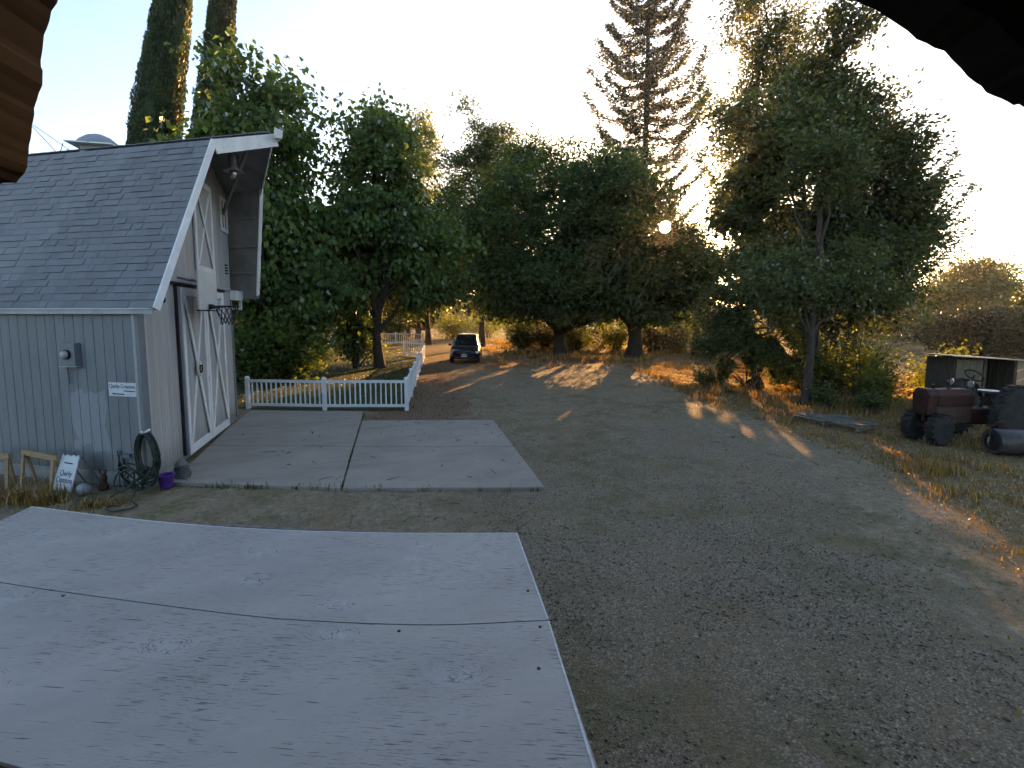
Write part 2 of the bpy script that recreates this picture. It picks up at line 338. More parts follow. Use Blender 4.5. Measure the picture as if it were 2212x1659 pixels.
M['far'] = leafmat('far_leaf', ((0.04, 0.05, 0.02), (0.075, 0.085, 0.032), (0.13, 0.125, 0.05)), 0.45)

# ================================================================== the setting
rng = np.random.default_rng(11)
def vnoise(x, y, s, seed=0):            # smooth value noise
    r = np.random.default_rng(seed); T = r.random((64, 64)); x = np.asarray(x) / s; y = np.asarray(y) / s
    xi = np.floor(x).astype(int); yi = np.floor(y).astype(int); fx = x - xi; fy = y - yi
    fx = fx * fx * (3 - 2 * fx); fy = fy * fy * (3 - 2 * fy)
    a = T[xi % 64, yi % 64]; b = T[(xi + 1) % 64, yi % 64]; c = T[xi % 64, (yi + 1) % 64]; d_ = T[(xi + 1) % 64, (yi + 1) % 64]
    return (a * (1 - fx) + b * fx) * (1 - fy) + (c * (1 - fx) + d_ * fx) * fy
def sstep(a, b, x): t = np.clip((x - a) / (b - a), 0, 1); return t * t * (3 - 2 * t)
def masks(X, Y):
    xr = np.interp(Y, [0, 3, 7.5, 11, 14, 22, 30], [5.6, 6.6, 9.2, 9.7, 9.9, 12, 13])
    gravel = sstep(-1.5, 2.5, X) * sstep(-0.3, -2.2, X - xr) * sstep(26, 17, Y) * (1 - 0.75 * sstep(9.5, 14, Y) * sstep(5.5, 1.5, X))
    gravel = gravel * (1 - 0.55 * sstep(8, 14, Y)); gravel = np.maximum(gravel, 0.5 * sstep(8.2, 6.8, Y) * sstep(-4.5, -3, X))
    straw = sstep(-0.5, 1.0, X - xr); straw = np.maximum(straw, sstep(24, 31, Y))
    straw = np.maximum(straw, 0.45 * sstep(-4.3, -5.5, X) * sstep(8, 9.4, Y) * sstep(13, 11, Y))
    litter = np.exp(-((X - (0.6 + (Y - 14.7) * 0.08)) / 1.8) ** 2) * sstep(10, 13, Y) * sstep(34, 24, Y)
    litter = np.maximum(litter, 0.85 * np.exp(-((Y - 27.5) / 4.0) ** 2) * sstep(2, 5, X) * sstep(17, 13, X))
    return gravel * (1 - 0.9 * litter), straw * (1 - 0.3 * litter), litter
def ground_z(X, Y):
    z = (vnoise(X, Y, 1.3, 3) - 1) * 0.012 + (vnoise(X, Y, 6, 4) - 1) * 0.012
    far = sstep(45, 140, np.hypot(X, Y)); return z + far * (vnoise(X, Y, 60, 5) - 0.35) * 1.2
def axis(lo, hi, st, far):
    a = list(np.arange(lo, hi + st / 2, st)); s = st
    while a[-1] < far: s *= 1.25; a.append(a[-1] + s)
    s = st
    while a[0] > -far: s *= 1.25; a.insert(0, a[0] - s)
    return np.array(a)
xs, ys = axis(-12, 24, 0.3, 560), axis(-3, 42, 0.3, 560)
GX, GY = np.meshgrid(xs, ys); GXf, GYf = GX.ravel(), GY.ravel(); nx_, ny_ = len(xs), len(ys)
gr, st_, lt = masks(GXf, GYf)
idx = np.arange(nx_ * ny_).reshape(ny_, nx_)
GF = np.stack([idx[:-1, :-1].ravel(), idx[:-1, 1:].ravel(), idx[1:, 1:].ravel(), idx[1:, :-1].ravel()], 1)
link('ground', np_mesh('ground', np.stack([GXf, GYf, ground_z(GXf, GYf)], 1), GF, M['ground'], True, dict(gravel=gr, straw=st_, litter=lt)), kind='structure')

# concrete pad: five slabs with open joints
pad = bpy.data.objects.new('concrete_pad', None); COL.objects.link(pad); pad['kind'] = 'structure'
def slab(poly, z=0.05):
    P = [Vector((p[0], p[1], -0.06)) for p in poly]; c = sum(P, Vector()) / len(P)
    P = [c + (p - c) * 0.998 for p in P]
    MB().prism(P, (0, 0, z + 0.06)).build('slab', M['concrete'], pad, bevel=0.012)
slab([(-3.93, 9.14), (-0.985, 8.14), (-1.015, 10.70), (-4.12, 11.55)], 0.050)
slab([(-0.955, 8.12), (2.37, 7.36), (2.45, 9.85), (-0.985, 10.69)], 0.047)
slab([(-4.12, 11.57), (-1.015, 10.72), (-1.03, 13.38), (-4.30, 13.30)], 0.052)
slab([(-0.985, 10.71), (2.45, 9.87), (2.53, 12.59), (-1.0, 13.36)], 0.046)
slab([(-4.30, 13.32), (-1.03, 13.40), (-1.05, 14.66), (-4.40, 15.6)], 0.048)
# lawn behind the white fence
FP = [(-4.61, 16.12), (-2.24, 15.32), (0.23, 14.72), (1.72, 31.93)]
lw = [(-12, 18.6), FP[0], FP[1], FP[2], FP[3], (1.55, 33.6), (-5, 46), (-16, 46)]
MB().add([(x_, y_, 0.015) for x_, y_ in lw], [tuple(range(len(lw)))]).build('lawn', M['lawn'], kind='structure')
# low far hill on the right skyline
hx = np.linspace(0, 1, 60); HV = []
for i, t in enumerate(hx):
    a = R(10 + 95 * t); h = 4 + 14 * sstep(0.25, 0.9, t) + 3 * math.sin(t * 21) + 2 * math.sin(t * 53)
    for rr, zz in ((170, -2), (230, h * 0.62), (300, h), (420, -4)): HV.append((rr * math.sin(a), rr * math.cos(a), zz))
HF = [(i * 4 + j, i * 4 + j + 1, i * 4 + j + 5, i * 4 + j + 4) for i in range(59) for j in range(3)]
link('hill', np_mesh('hill', HV, HF, M['hill'], True), kind='structure')

# ================================================================== barn
BN = Vector((-4.2, 9.1, 0)); BU = (Vector((-4.5, 14.6, 0)) - BN); ULEN = BU.length; BU.normalize()
BW = Vector((-0.9, 0.436, 0)).normalized(); NS = Vector((-BW.y, BW.x, 0)); NS = NS if NS.y < 0 else -NS   # side wall faces the yard
NG = Vector((BU.y, -BU.x, 0)); PERP = -NS
Z = Vector((0, 0, 1))
ROOF = [Vector(p) for p in ((-3.86, 8.84, 3.06), (-3.37, 10.35, 6.26), (-2.6, 11.85, 6.97), (-3.45, 14.1, 6.30), (-3.93, 15.15, 3.42))]
RC = [p.to_2d().dot(PERP.to_2d()) for p in ROOF]; RLEN = 9.2
def roof_z(p): return float(np.interp(p.to_2d().dot(PERP.to_2d()), RC, [q.z for q in ROOF]))
def side(w_, z, off=0.0): return BN + BW * w_ + NS * off + Z * z
def gable(u, z, off=0.0): return BN + BU * u + NG * off + Z * z
barn = thing('barn', 'grey gambrel barn with shingled roof and white X-braced double doors', 'barn', (-7.5, 12.5, 0))
MB().prism([side(-0.02, -0.05, 0.03), side(8.5, -0.05, 0.03), side(8.5, -0.05, -0.2), side(-0.02, -0.05, -0.2)], (0, 0, 0.27)).build('foundation', M['concrete_old'], barn)
MB().prism([gable(0, -0.05, 0.025), gable(ULEN, -0.05, 0.025), gable(ULEN, -0.05, -0.2), gable(0, -0.05, -0.2)], (0, 0, 0.15)).build('foundation', M['concrete_old'], barn)
sw = MB().prism([side(0.0, 0.1), side(8.5, 0.1), side(8.5, 0.1, -0.1), side(0.0, 0.1, -0.1)], (0, 0, 3.1)).build('side_wall', M['siding'], barn)
x0 = 0.10
while x0 < 8.4:
    MB().prism([side(x0 + 0.005, 0.22), side(x0 + 0.205, 0.22), side(x0 + 0.205, 0.22, 0.016), side(x0 + 0.005, 0.22, 0.016)], (0, 0, 2.80)).build('siding_board', M['siding'], sw)
    x0 += 0.212
MB().prism([side(-0.018, 0.2, 0.03), side(0.09, 0.2, 0.03), side(0.09, 0.2), side(-0.018, 0.2)], (0, 0, 2.83)).build('corner_board', M['siding'], barn)
us = np.linspace(0, ULEN, 40)
gw = MB().prism([gable(0, 0.08), gable(ULEN, 0.08)] + [gable(u, roof_z(gable(u, 0)) - 0.24) for u in us[::-1]], NG * -0.1).build('gable_wall', M['siding_front_lit'], barn)
u = 0.02; bwid = 0.118
while u < ULEN - 0.02:
    a, b = u + 0.004, min(u + bwid, ULEN); za, zb = roof_z(gable(a, 0)) - 0.07, roof_z(gable(b, 0)) - 0.07; o1, o2 = 0.001, 0.014
    if b - a > 0.03:
        MB().hexa([gable(a, 0.1, o1), gable(b, 0.1, o1), gable(b, 0.1, o2), gable(a, 0.1, o2), gable(a, za, o1), gable(b, zb, o1), gable(b, zb, o2), gable(a, za, o2)]).build('siding_board', M['siding_front_lit'], gw)
    u += bwid + 0.002
MB().prism([gable(ULEN - 0.09, 0.09, 0.035), gable(ULEN + 0.03, 0.09, 0.035), gable(ULEN + 0.03, 0.09), gable(ULEN - 0.09, 0.09)], (0, 0, 3.3)).build('corner_board', M['siding'], barn)
# roof planes
planes = []
for i in range(4):
    a, b = ROOF[i], ROOF[i + 1]; nrm = (b - a).cross(BW).normalized(); nrm = nrm if nrm.z > 0 else -nrm
    if i == 3: nrm = nrm if nrm.dot(PERP) > 0 else -nrm
    if i == 0: nrm = nrm if nrm.dot(NS) > 0 else -nrm
    planes.append(MB().prism([a, b, b + BW * RLEN, a + BW * RLEN], nrm * -0.07).build('roof_plane', M['soffit'], barn))
def shingle_hexa(mb, a, sdir, nrm, w0, w1, s0, s1, h, lift=0.0):
    p = lambda w_, s_, n_: a + BW * w_ + sdir * s_ + nrm * n_
    mb.hexa([p(w0, s0, 0.001), p(w1, s0, 0.001), p(w1, s1, 0.001), p(w0, s1, 0.001), p(w0, s0, h + lift), p(w1, s0, h + lift), p(w1, s1, 0.005), p(w0, s1, 0.005)])
rs = random.Random(3); cand = []
a, b = ROOF[0], ROOF[1]; sd = (b - a).normalized(); SL = (b - a).length; nrm = BW.cross(sd).normalized(); nrm = nrm if nrm.dot(NS) > 0 else -nrm
ex = SL / 25
for i in range(25):
    w_ = 0.0
    while w_ < RLEN - 0.3:
        wd = rs.choice([0.12, 0.17, 0.22, 0.28, 0.33]); w1 = min(w_ + wd, RLEN)
        cand.append((w_, w1, i * ex, i * ex + ex * 1.12, rs.choice([0.012, 0.018, 0.026])))
        w_ = w1
cand.sort(key=lambda c: (a + BW * (c[0] + c[1]) / 2 + sd * c[2] - Vector((0, 0, 2.95))).length)
for c in cand[:300]:
    mb = MB(); shingle_hexa(mb, a, sd, nrm, c[0] + 0.002, c[1] - 0.002, *c[2:]); mb.build('shingle', M['shingle'], planes[0])
mb = MB(); vr_ = []
for c in cand[300:]:
    shingle_hexa(mb, a, sd, nrm, c[0] + 0.002, c[1] - 0.002, *c[2:]); vr_ += [rs.random()] * 8
def stuff_mesh(mb, vr_, name, m, parent):
    me = mb.mesh(name, m); at_ = me.attributes.new('var', 'FLOAT', 'POINT'); at_.data.foreach_set('value', vr_); return link(name, me, None, parent, 'stuff')
stuff_mesh(mb, vr_, 'shingles', M['shingle'], planes[0])
for pi in (1, 2, 3):
    mb = MB(); vr_ = []; a, b = ROOF[pi], ROOF[pi + 1]
    if pi > 1: a, b = b, a
    sd2 = (b - a).normalized(); S2 = (b - a).length; n2 = BW.cross(sd2).normalized()
    if pi < 3: n2 = n2 if n2.z > 0 else -n2
    else: n2 = n2 if n2.dot(PERP) > 0 else -n2
    k = int(S2 / ex)
    for i in range(k):
        w_ = 0.0
        while w_ < RLEN - 0.3:
            w1 = min(w_ + rs.choice([0.22, 0.3, 0.44]), RLEN); shingle_hexa(mb, a, sd2, n2, w_ + .002, w1 - .002, i * S2 / k, (i + 1.1) * S2 / k, rs.choice([0.01, 0.018])); vr_ += [rs.random()] * 8; w_ = w1
    stuff_mesh(mb, vr_, 'shingles', M['shingle'], planes[pi])
# ridge caps, fascia, rakes
for i in range(30):
    w_ = 0.05 + i * 0.3
    MB().bar(ROOF[2] + BW * w_ + Z * 0.02, ROOF[2] + BW * (w_ + 0.29) + Z * 0.028, 0.26, 0.02).build('ridge_cap', M['shingle'], barn)
def rake(a, b, h, name='rake_board'):
    d = (b - a).normalized(); dn = Vector((0, 0, -1)) - d * d.dot(Vector((0, 0, -1))); dn.normalize(); f = -BW
    return MB().prism([a + f * 0.004 + dn * -0.02, b + f * 0.004 + dn * -0.02, b + f * 0.004 + dn * h, a + f * 0.004 + dn * h], f * 0.03).build(name, M['white'], barn)
def rake2(a, b, h):
    d = (b - a).normalized(); dn = BW.cross(d).normalized(); dn = dn if dn.dot(Vector((ROOF[2] + BW * 3 - Z * 3) - a)) > 0 else -dn; f = -BW
    return MB().prism([a + f * 0.004 - dn * 0.02, b + f * 0.004 - dn * 0.02, b + f * 0.004 + dn * h, a + f * 0.004 + dn * h], f * 0.03).build('rake_board', M['white'], barn)
rake2(ROOF[0], ROOF[1] + Z * 0.02, 0.10); rake2(ROOF[1], ROOF[2], 0.24); rake2(ROOF[3], ROOF[2], 0.22); rake2(ROOF[4] + Z * 0.1, ROOF[3], 0.10)
tp = ROOF[2] - BW * 0.05
MB().add([tp + BU * -0.28 + Z * -0.16, tp - BW * 0.16 + Z * -0.1, tp + BU * 0.2 + Z * -0.1, tp + BU * -0.28 + Z * 0.06 - BW * 0.02, tp - BW * 0.18 + Z * 0.06, tp + BU * 0.2 + Z * 0.05],
         [(0, 1, 2), (3, 5, 4), (0, 3, 4, 1), (1, 4, 5, 2), (2, 5, 3, 0)]).build('peak_cap', M['white'], barn)
MB().bar(ROOF[0] + NS * 0.01 + Z * -0.05, ROOF[0] + BW * RLEN + NS * 0.01 + Z * -0.05, 0.025, 0.09).build('eave_fascia', M['trimgrey'], barn)
MB().bar(ROOF[0] + NS * 0.035 + Z * -0.005, ROOF[0] + BW * RLEN + NS * 0.035 + Z * -0.005, 0.03, 0.012).build('drip_edge', M['white'], barn)
# soffit framing seen under the far slope
for t in (0.25, 0.5, 0.75):
    q = ROOF[3].lerp(ROOF[4], t); MB().bar(q + BW * 0.1 - PERP * 0.1, q + BW * 1.2 - PERP * 0.1, 0.05, 0.07).build('soffit_batten', M['soffit'], barn)
q = ROOF[2]; MB().bar(q + BW * 0.2 - Z * 0.16, q + BW * 2.1 - Z * 0.16, 0.09, 0.16).build('ridge_beam', M['soffit'], barn)
MB().bar(gable(5.0, 5.6, 0.06), ROOF[2] + BW * 0.7 - Z * 0.25, 0.06, 0.07).build('hood_brace', M['soffit'], barn)
# eave returns
MB().prism([gable(5.42, 3.36, 0.02), gable(6.05, 3.36, 0.02), gable(6.22, 3.48, 0.02), gable(6.22, 3.62, 0.02), gable(5.42, 3.62, 0.02)], NG * 0.16).build('eave_return', M['white'], barn)
MB().bar(gable(5.55, 3.12, 0.03), gable(6.15, 3.12, 0.03), 0.04, 0.05).build('return_sill', M['white'], barn)
MB().bar(gable(6.13, 3.10, 0.10), gable(6.13, 3.40, 0.10), 0.07, 0.07, (1, 0, 0)).build('return_post', M['white'], barn)
MB().prism([gable(0.25, 3.40, 0.02), gable(0.70, 3.40, 0.02), gable(0.80, 3.52, 0.02), gable(0.80, 3.60, 0.02), gable(0.25, 3.60, 0.02)], NG * 0.08).build('eave_return', M['white'], barn)
MB().bar(gable(0.8, 3.63, 0.03), gable(5.45, 3.63, 0.03), 0.04, 0.05).build('belt_ledge', M['trimgrey'], barn)
MB().bar(gable(1.25, 3.57, 0.045), gable(4.75, 3.57, 0.045), 0.06, 0.06).build('door_track', M['black'], barn)
# sliding doors
for (ua, ub) in ((1.60, 3.00), (3.03, 4.43)):
    d = MB().prism([gable(ua, 0.08, 0.05), gable(ub, 0.08, 0.05), gable(ub, 0.08, 0.085), gable(ua, 0.08, 0.085)], (0, 0, 3.42)).build('barn_door', M['siding_front_lit'], barn)
    n_ = 9
    for i in range(n_):
        p0, p1 = ua + (ub - ua) * i / n_ + 0.005, ua + (ub - ua) * (i + 1) / n_ - 0.005
        MB().prism([gable(p0, 0.1, 0.0855), gable(p1, 0.1, 0.0855), gable(p1, 0.1, 0.094), gable(p0, 0.1, 0.094)], (0, 0, 3.38)).build('door_board', M['siding_front_lit'], d)
    tw = 0.12
    for (p0, p1) in ((ua, ua + tw), (ub - tw, ub)):
        MB().prism([gable(p0, 0.08, 0.095), gable(p1, 0.08, 0.095), gable(p1, 0.08, 0.118), gable(p0, 0.08, 0.118)], (0, 0, 3.42)).build('stile', M['white'], d)
    for z0, z1 in ((0.08, 0.26), (3.34, 3.50)):
        MB().prism([gable(ua + tw + .002, z0, 0.095), gable(ub - tw - .002, z0, 0.095), gable(ub - tw - .002, z0, 0.117), gable(ua + tw + .002, z0, 0.117)], (0, 0, z1 - z0)).build('rail', M['white'], d)
    MB().bar(gable(ua + tw + 0.03, 0.27, 0.105), gable(ub - tw - 0.03, 3.33, 0.105), 0.10, 0.02, NG).build('brace', M['white'], d)
    MB().bar(gable(ua + tw + 0.03, 3.33, 0.128), gable(ub - tw - 0.03, 0.27, 0.128), 0.10, 0.02, NG).build('brace', M['white'], d)
    if ua < 2: MB().box(gable(2.97, 1.50, 0.135), (0.05, 0.09, 0.12)).build('latch', M['white'], d)
MB().prism([gable(1.50, 0.1, 0.02), gable(1.58, 0.1, 0.02), gable(1.58, 0.1, 0.055), gable(1.50, 0.1, 0.055)], (0, 0, 3.45)).build('door_jamb', M['dark'], barn)
# loft door
la, lb, lz0, lz1 = 2.78, 4.02, 3.93, 6.02
d = MB().prism([gable(la, lz0, 0.03), gable(lb, lz0, 0.03), gable(lb, lz0, 0.055), gable(la, lz0, 0.055)], (0, 0, lz1 - lz0)).build('loft_door', M['siding_front_lit'], barn)
for (p0, p1) in ((la, la + 0.1), (lb - 0.1, lb)):
    MB().prism([gable(p0, lz0, 0.056), gable(p1, lz0, 0.056), gable(p1, lz0, 0.078), gable(p0, lz0, 0.078)], (0, 0, lz1 - lz0)).build('stile', M['white'], d)
for z0, z1 in ((lz0, lz0 + 0.13), (lz1 - 0.13, lz1)):
    MB().prism([gable(la + .102, z0, 0.056), gable(lb - .102, z0, 0.056), gable(lb - .102, z0, 0.077), gable(la + .102, z0, 0.077)], (0, 0, z1 - z0)).build('rail', M['white'], d)
MB().bar(gable(la + 0.13, lz0 + 0.15, 0.066), gable(lb - 0.13, lz1 - 0.15, 0.066), 0.08, 0.018, NG).build('brace', M['white'], d)
MB().bar(gable(la + 0.13, lz1 - 0.15, 0.086), gable(lb - 0.13, lz0 + 0.15, 0.086), 0.08, 0.018, NG).build('brace', M['white'], d)
# small loft window
wa, wb, wz0, wz1 = 4.82, 5.44, 5.14, 6.04
wn = MB().prism([gable(wa + .1, wz0 + .1, 0.02), gable(wb - .1, wz0 + .1, 0.02), gable(wb - .1, wz0 + .1, 0.028), gable(wa + .1, wz0 + .1, 0.028)], (0, 0, wz1 - wz0 - .2)).build('window', M['glass'], barn)
for (p0, p1, q0, q1) in ((wa, wa + .1, wz0, wz1), (wb - .1, wb, wz0, wz1), (wa + .102, wb - .102, wz0, wz0 + .1), (wa + .102, wb - .102, wz1 - .1, wz1), ((wa + wb) / 2 - .02, (wa + wb) / 2 + .02, wz0 + .1, wz1 - .1)):
    MB().prism([gable(p0, q0, 0.03), gable(p1, q0, 0.03), gable(p1, q0, 0.06), gable(p0, q0, 0.06)], (0, 0, q1 - q0)).build('frame', M['white'], wn)
for i in range(4): MB().box(gable(5.18, 4.06 + i * 0.075, 0.03), (0.03, 0.16, 0.03)).build('vent_slot', M['dark'], barn)
# roof cupola behind the ridge
cv = ROOF[2] + BW * 5.25 + PERP * 0.25
cup = MB().box(cv + Z * -0.03, (0.55, 0.55, 0.42)).build('cupola', M['trimgrey'], barn)
MB().lathe([(0.46, 0), (0.47, 0.04), (0.40, 0.14), (0.26, 0.26), (0.1, 0.33), (0.02, 0.345)], cv + Z * 0.16, 24).build('dome', M['galv'], cup, smooth=True)
MB().box(cv + Z * 0.165, (1.0, 0.92, 0.03)).build('dome_flange', M['white'], cup)

# things fixed to the barn
lm = thing('bell_lamp', 'metal bell shade lamp hanging under the barn roof hood', 'lamp', (-3.55, 12.15, 6.1))
MB().tube([(-3.55, 12.15, 6.86), (-3.55, 12.15, 6.5)], 0.03).build('stem', M['steel'], lm)
MB().lathe([(0.05, 0.34), (0.075, 0.30), (0.085, 0.08), (0.12, 0.03), (0.21, -0.03), (0.2, -0.04), (0.1, 0.0)], (-3.55, 12.15, 6.22), 20).build('shade', M['galv'], lm, smooth=True)
MB().lathe([(0.01, 0.03), (0.075, 0.0), (0.08, -0.1), (0.05, -0.17), (0.01, -0.18)], (-3.55, 12.15, 6.2), 16).build('globe', M['lamp'], lm, smooth=True)
hk = thing('hay_pulley', 'small dark pulley and hook above the loft door', 'pulley', gable(3.2, 6.3, 0.2))
MB().lathe([(0.02, -0.03), (0.1, -0.025), (0.07, 0), (0.1, 0.025), (0.02, 0.03)], gable(3.3, 6.42, 0.18), 14, Matrix.Rotation(R(90), 4, 'Y').to_3x3()).build('wheel', M['black'], hk)
MB().tube([gable(2.98, 6.42, 0.12), gable(2.98, 6.15, 0.12), gable(3.04, 6.08, 0.12)], 0.02, 6).build('hook', M['black'], hk)
MB().tube([gable(3.3, 6.42, 0.18), gable(3.3, 6.72, 0.18)], 0.012, 6).build('hanger', M['black'], hk)
wp = thing('wire_aerial', 'thin wire aerial rising behind the barn ridge', 'aerial', (-10.5, 19, 0))
MB().tube([(-10.46, 19.02, 0), (-10.46, 19.02, 8.38)], 0.02, 5).build('mast', M['steel'], wp)
for p_, q_ in (((-11.58, 19.29, 9.23), (-10.3, 18.98, 8.3)), ((-11.59, 19.29, 9.20), (-10.73, 19.08, 8.20)), ((-11.58, 19.29, 9.2), (-11.62, 19.3, 8.8)), ((-10.58, 19.05, 8.6), (-10.73, 19.08, 8.2))):
    MB().tube([p_, q_], 0.012, 5).build('wire', M['steel'], wp)
bh = thing('basketball_hoop', 'basketball backboard and netted hoop mounted above the barn doors', 'basketball hoop', (-3.9, 11.2, 0))
BBX = -3.86
MB().prism([(BBX, 10.62, 3.05), (BBX - 0.04, 11.72, 3.05), (BBX - 0.04, 11.72, 3.84), (BBX, 10.62, 3.84)], (0.03, 0, 0)).build('backboard', M['bbgrey'], bh)
MB().bar((BBX + 0.01, 10.6, 3.04), (BBX - 0.03, 11.74, 3.04), 0.05, 0.03).build('bottom_rail', M['black'], bh)
for y_ in (10.85, 11.5):
    MB().bar((BBX - 0.02, y_, 3.6), (-4.28, y_, 3.7), 0.04, 0.04).build('bracket', M['steel'], bh)
MB().box((BBX + 0.06, 11.17, 3.12), (0.06, 0.14, 0.1)).build('rim_mount', M['black'], bh)
rc = Vector((BBX + 0.34, 11.17, 3.13)); rp = [rc + Vector((0.23 * math.cos(t), 0.23 * math.sin(t), 0)) for t in np.linspace(0, 2 * math.pi, 25)]
MB().tube(rp, 0.012, 6, False).build('rim', M['black'], bh)
for y_ in (11.10, 11.24): MB().tube([(BBX + 0.06, y_, 3.09), rc + Vector((0.0, (y_ - 11.17) * 2, -0.01))], 0.008, 5).build('rim_stay', M['black'], bh)
nm = MB(); k_ = 12
def npt(lv, i):
    rr, zz = [(0.23, 0), (0.19, -0.1), (0.15, -0.2), (0.12, -0.3), (0.13, -0.38)][lv]; t = 2 * math.pi * (i + 0.5 * (lv % 2)) / k_
    return rc + Vector((rr * math.cos(t), rr * math.sin(t), zz + 0.02 * math.sin(i * 2.3)))
for lv in range(4):
    for i in range(k_):
        nm.tube([npt(lv, i), npt(lv + 1, i)], 0.006, 4, False); nm.tube([npt(lv, i), npt(lv + 1, i - 1 if lv % 2 == 0 else i + 1)], 0.006, 4, False)
nm.build('net', M['cord'], bh)
ob = thing('door_ornament', 'round cream horseshoe ornament on the left barn door', 'ornament', gable(2.27, 1.6, 0.14))
mo = frame(gable(2.3, 1.79, 0.135), BU, Z, NG)
MB().lathe([(0.17, 0), (0.18, 0.012), (0.15, 0.03), (0.01, 0.032)], mo.translation, 20, mo.to_3x3()).build('disc', noisy('cream', (0.5, 0.47, 0.36), (0.62, 0.58, 0.46), 4), ob)
MB().tube([mo @ Vector((0.07 * math.cos(t), 0.01 + 0.09 * math.sin(t), 0.04)) for t in np.linspace(R(130), R(410), 14)], 0.018, 6).build('horseshoe', M['black'], ob)
sc_ = thing('dome_camera', 'black ball security camera under the barn eave corner', 'camera', gable(0.55, 3.0, 0.15))
MB().bar(gable(0.2, 3.32, 0.05), gable(0.6, 3.32, 0.12), 0.05, 0.04).build('arm', M['white'], sc_)
MB().lathe([(0.01, 0.07), (0.05, 0.06), (0.075, 0.01), (0.06, -0.05), (0.01, -0.075)], gable(0.56, 3.22, 0.14), 14).build('ball', M['black'], sc_, smooth=True)
mt = thing('meter_box', 'grey electric meter box with round glass on the barn side wall', 'meter box', side(1.41, 2.05, 0.05))
MB().prism([side(1.24, 2.07, 0.017), side(1.57, 2.07, 0.017), side(1.57, 2.07, 0.13), side(1.24, 2.07, 0.13)], (0, 0, 0.40)).build('cabinet', M['siding'], mt, bevel=0.01)
MB().prism([side(1.22, 2.055, 0.017), side(1.59, 2.055, 0.017), side(1.59, 2.055, 0.14), side(1.22, 2.055, 0.14)], (0, 0, 0.014)).build('lower_lip', M['trimgrey'], mt)
mo = frame(side(1.40, 2.27, 0.13), -BW, Z, NS)
MB().lathe([(0.085, 0), (0.085, 0.03), (0.07, 0.03)], mo.translation, 18, mo.to_3x3()).build('ring', M['black'], mt)
MB().lathe([(0.065, 0.02), (0.062, 0.07), (0.045, 0.09), (0.01, 0.095)], mo.translation, 18, mo.to_3x3()).build('glass', mat('meter_glass', (0.35, 0.34, 0.36), 0.15), mt, smooth=True)
MB().tube([side(1.52, 2.05, 0.06), side(1.52, 1.75, 0.05)], 0.015, 6).build('conduit', M['siding'], mt)
sg = thing('wall_sign', 'small white Quirky Creations sign with arrow on the barn wall', 'sign', side(0.40, 1.5, 0.03))
MB().prism([side(0.10, 1.565, 0.018), side(0.69, 1.565, 0.018), side(0.69, 1.565, 0.03), side(0.10, 1.565, 0.03)], (0, 0, 0.235)).build('panel', M['signwhite'], sg)
text('lettering', 'Quirky Creations', 0.1, frame(side(0.395, 1.735, 0.032), -BW, Z, NS), M['navy'], sg, width=0.54)
MB().bar(side(0.37, 1.66, 0.032), side(0.13, 1.655, 0.032), 0.016, 0.003, NS).build('underline', M['navy'], sg)
MB().bar(side(0.58, 1.605, 0.032), side(0.36, 1.600, 0.032), 0.018, 0.003, NS).add([side(0.57, 1.625, 0.034), side(0.62, 1.606, 0.034), side(0.57, 1.585, 0.034)], [(0, 1, 2)]).build('arrow', M['navy'], sg)

# ------------------------------------------------------------------ things along the barn's side wall
def sawhorse(name, label, p0, p1, h0, h1, dirv, cat='sawhorse', skip=0):
    t = thing(name, label, cat, (p0 + p1) / 2)
    a, b = p0 + Z * h0, p1 + Z * h1
    MB().bar(a + (a - b).normalized() * 0.06, b + (b - a).normalized() * 0.06, 0.04, 0.09).build('top_rail', M['wood'], t)
    for q, h in ((p0, h0), (p1, h1)):
        MB().bar(q + dirv * 0.16 - Z * 0.02, q + Z * (h - 0.02) + dirv * 0.03, 0.045, 0.035, dirv).build('leg', M['wood'], t)
        MB().bar(q - dirv * 0.22 - Z * 0.02, q + Z * (h - 0.02) - dirv * 0.03, 0.045, 0.035, dirv).build('leg', M['wood'], t)
    return t
sawhorse('sawhorse', 'raw wood sawhorse standing between the white sandwich board and a shorter trestle', side(2.08, 0, 0.42), side(1.43, 0, 0.42), 0.60, 0.54, NS * 0.6)
sawhorse('sawhorse', 'raw wood trestle cut off by the left picture edge', side(3.25, 0, 0.5), side(2.36, 0, 0.5), 0.50, 0.54, (NS * 0.6 + BW * -0.5))
np_ = thing('number_plaque', 'small white plaque with black number at the far left picture edge', 'plaque', side(2.66, 0.5, 0.52))
MB().prism([side(2.58, 0.52, 0.56), side(2.72, 0.52, 0.56), side(2.72, 0.52, 0.575), side(2.58, 0.52, 0.575)], (0, 0, 0.16)).build('panel', M['signwhite'], np_)
text('lettering', '10', 0.13, frame(side(2.65, 0.60, 0.577), -BW, Z, NS), M['navy'], np_)
sb = thing('sandwich_board', 'white scalloped sandwich board lettered Quirky Creations leaning by the barn wall', 'sign', side(1.35, 0, 0.5))
bl, br_ = side(1.42, 0.02, 0.50), side(1.00, 0.02, 0.50); tl, tr = side(1.37, 0.56, 0.34), side(0.99, 0.56, 0.34)
top = [tr + Z * 0.0, tr + Z * 0.04 + BW * 0.03]
for i in range(9):
    t_ = 0.12 + 0.76 * i / 8; top.append(tr.lerp(tl, t_) + Z * (0.035 * (0.5 + 0.5 * math.cos(t_ * 6 * math.pi))))
top += [tl + Z * 0.04 - BW * 0.03, tl]
fn = (tl - bl).cross(br_ - bl).normalized(); fn = fn if fn.dot(NS) > 0 else -fn
MB().prism([bl, br_] + top, fn * 0.012).build('board', M['signwhite'], sb)
upv = (tl - bl + tr - br_).normalized(); upv = (upv - fn * upv.dot(fn)).normalized(); rx = upv.cross(fn).normalized(); cb = (bl + br_ + tl + tr) / 4
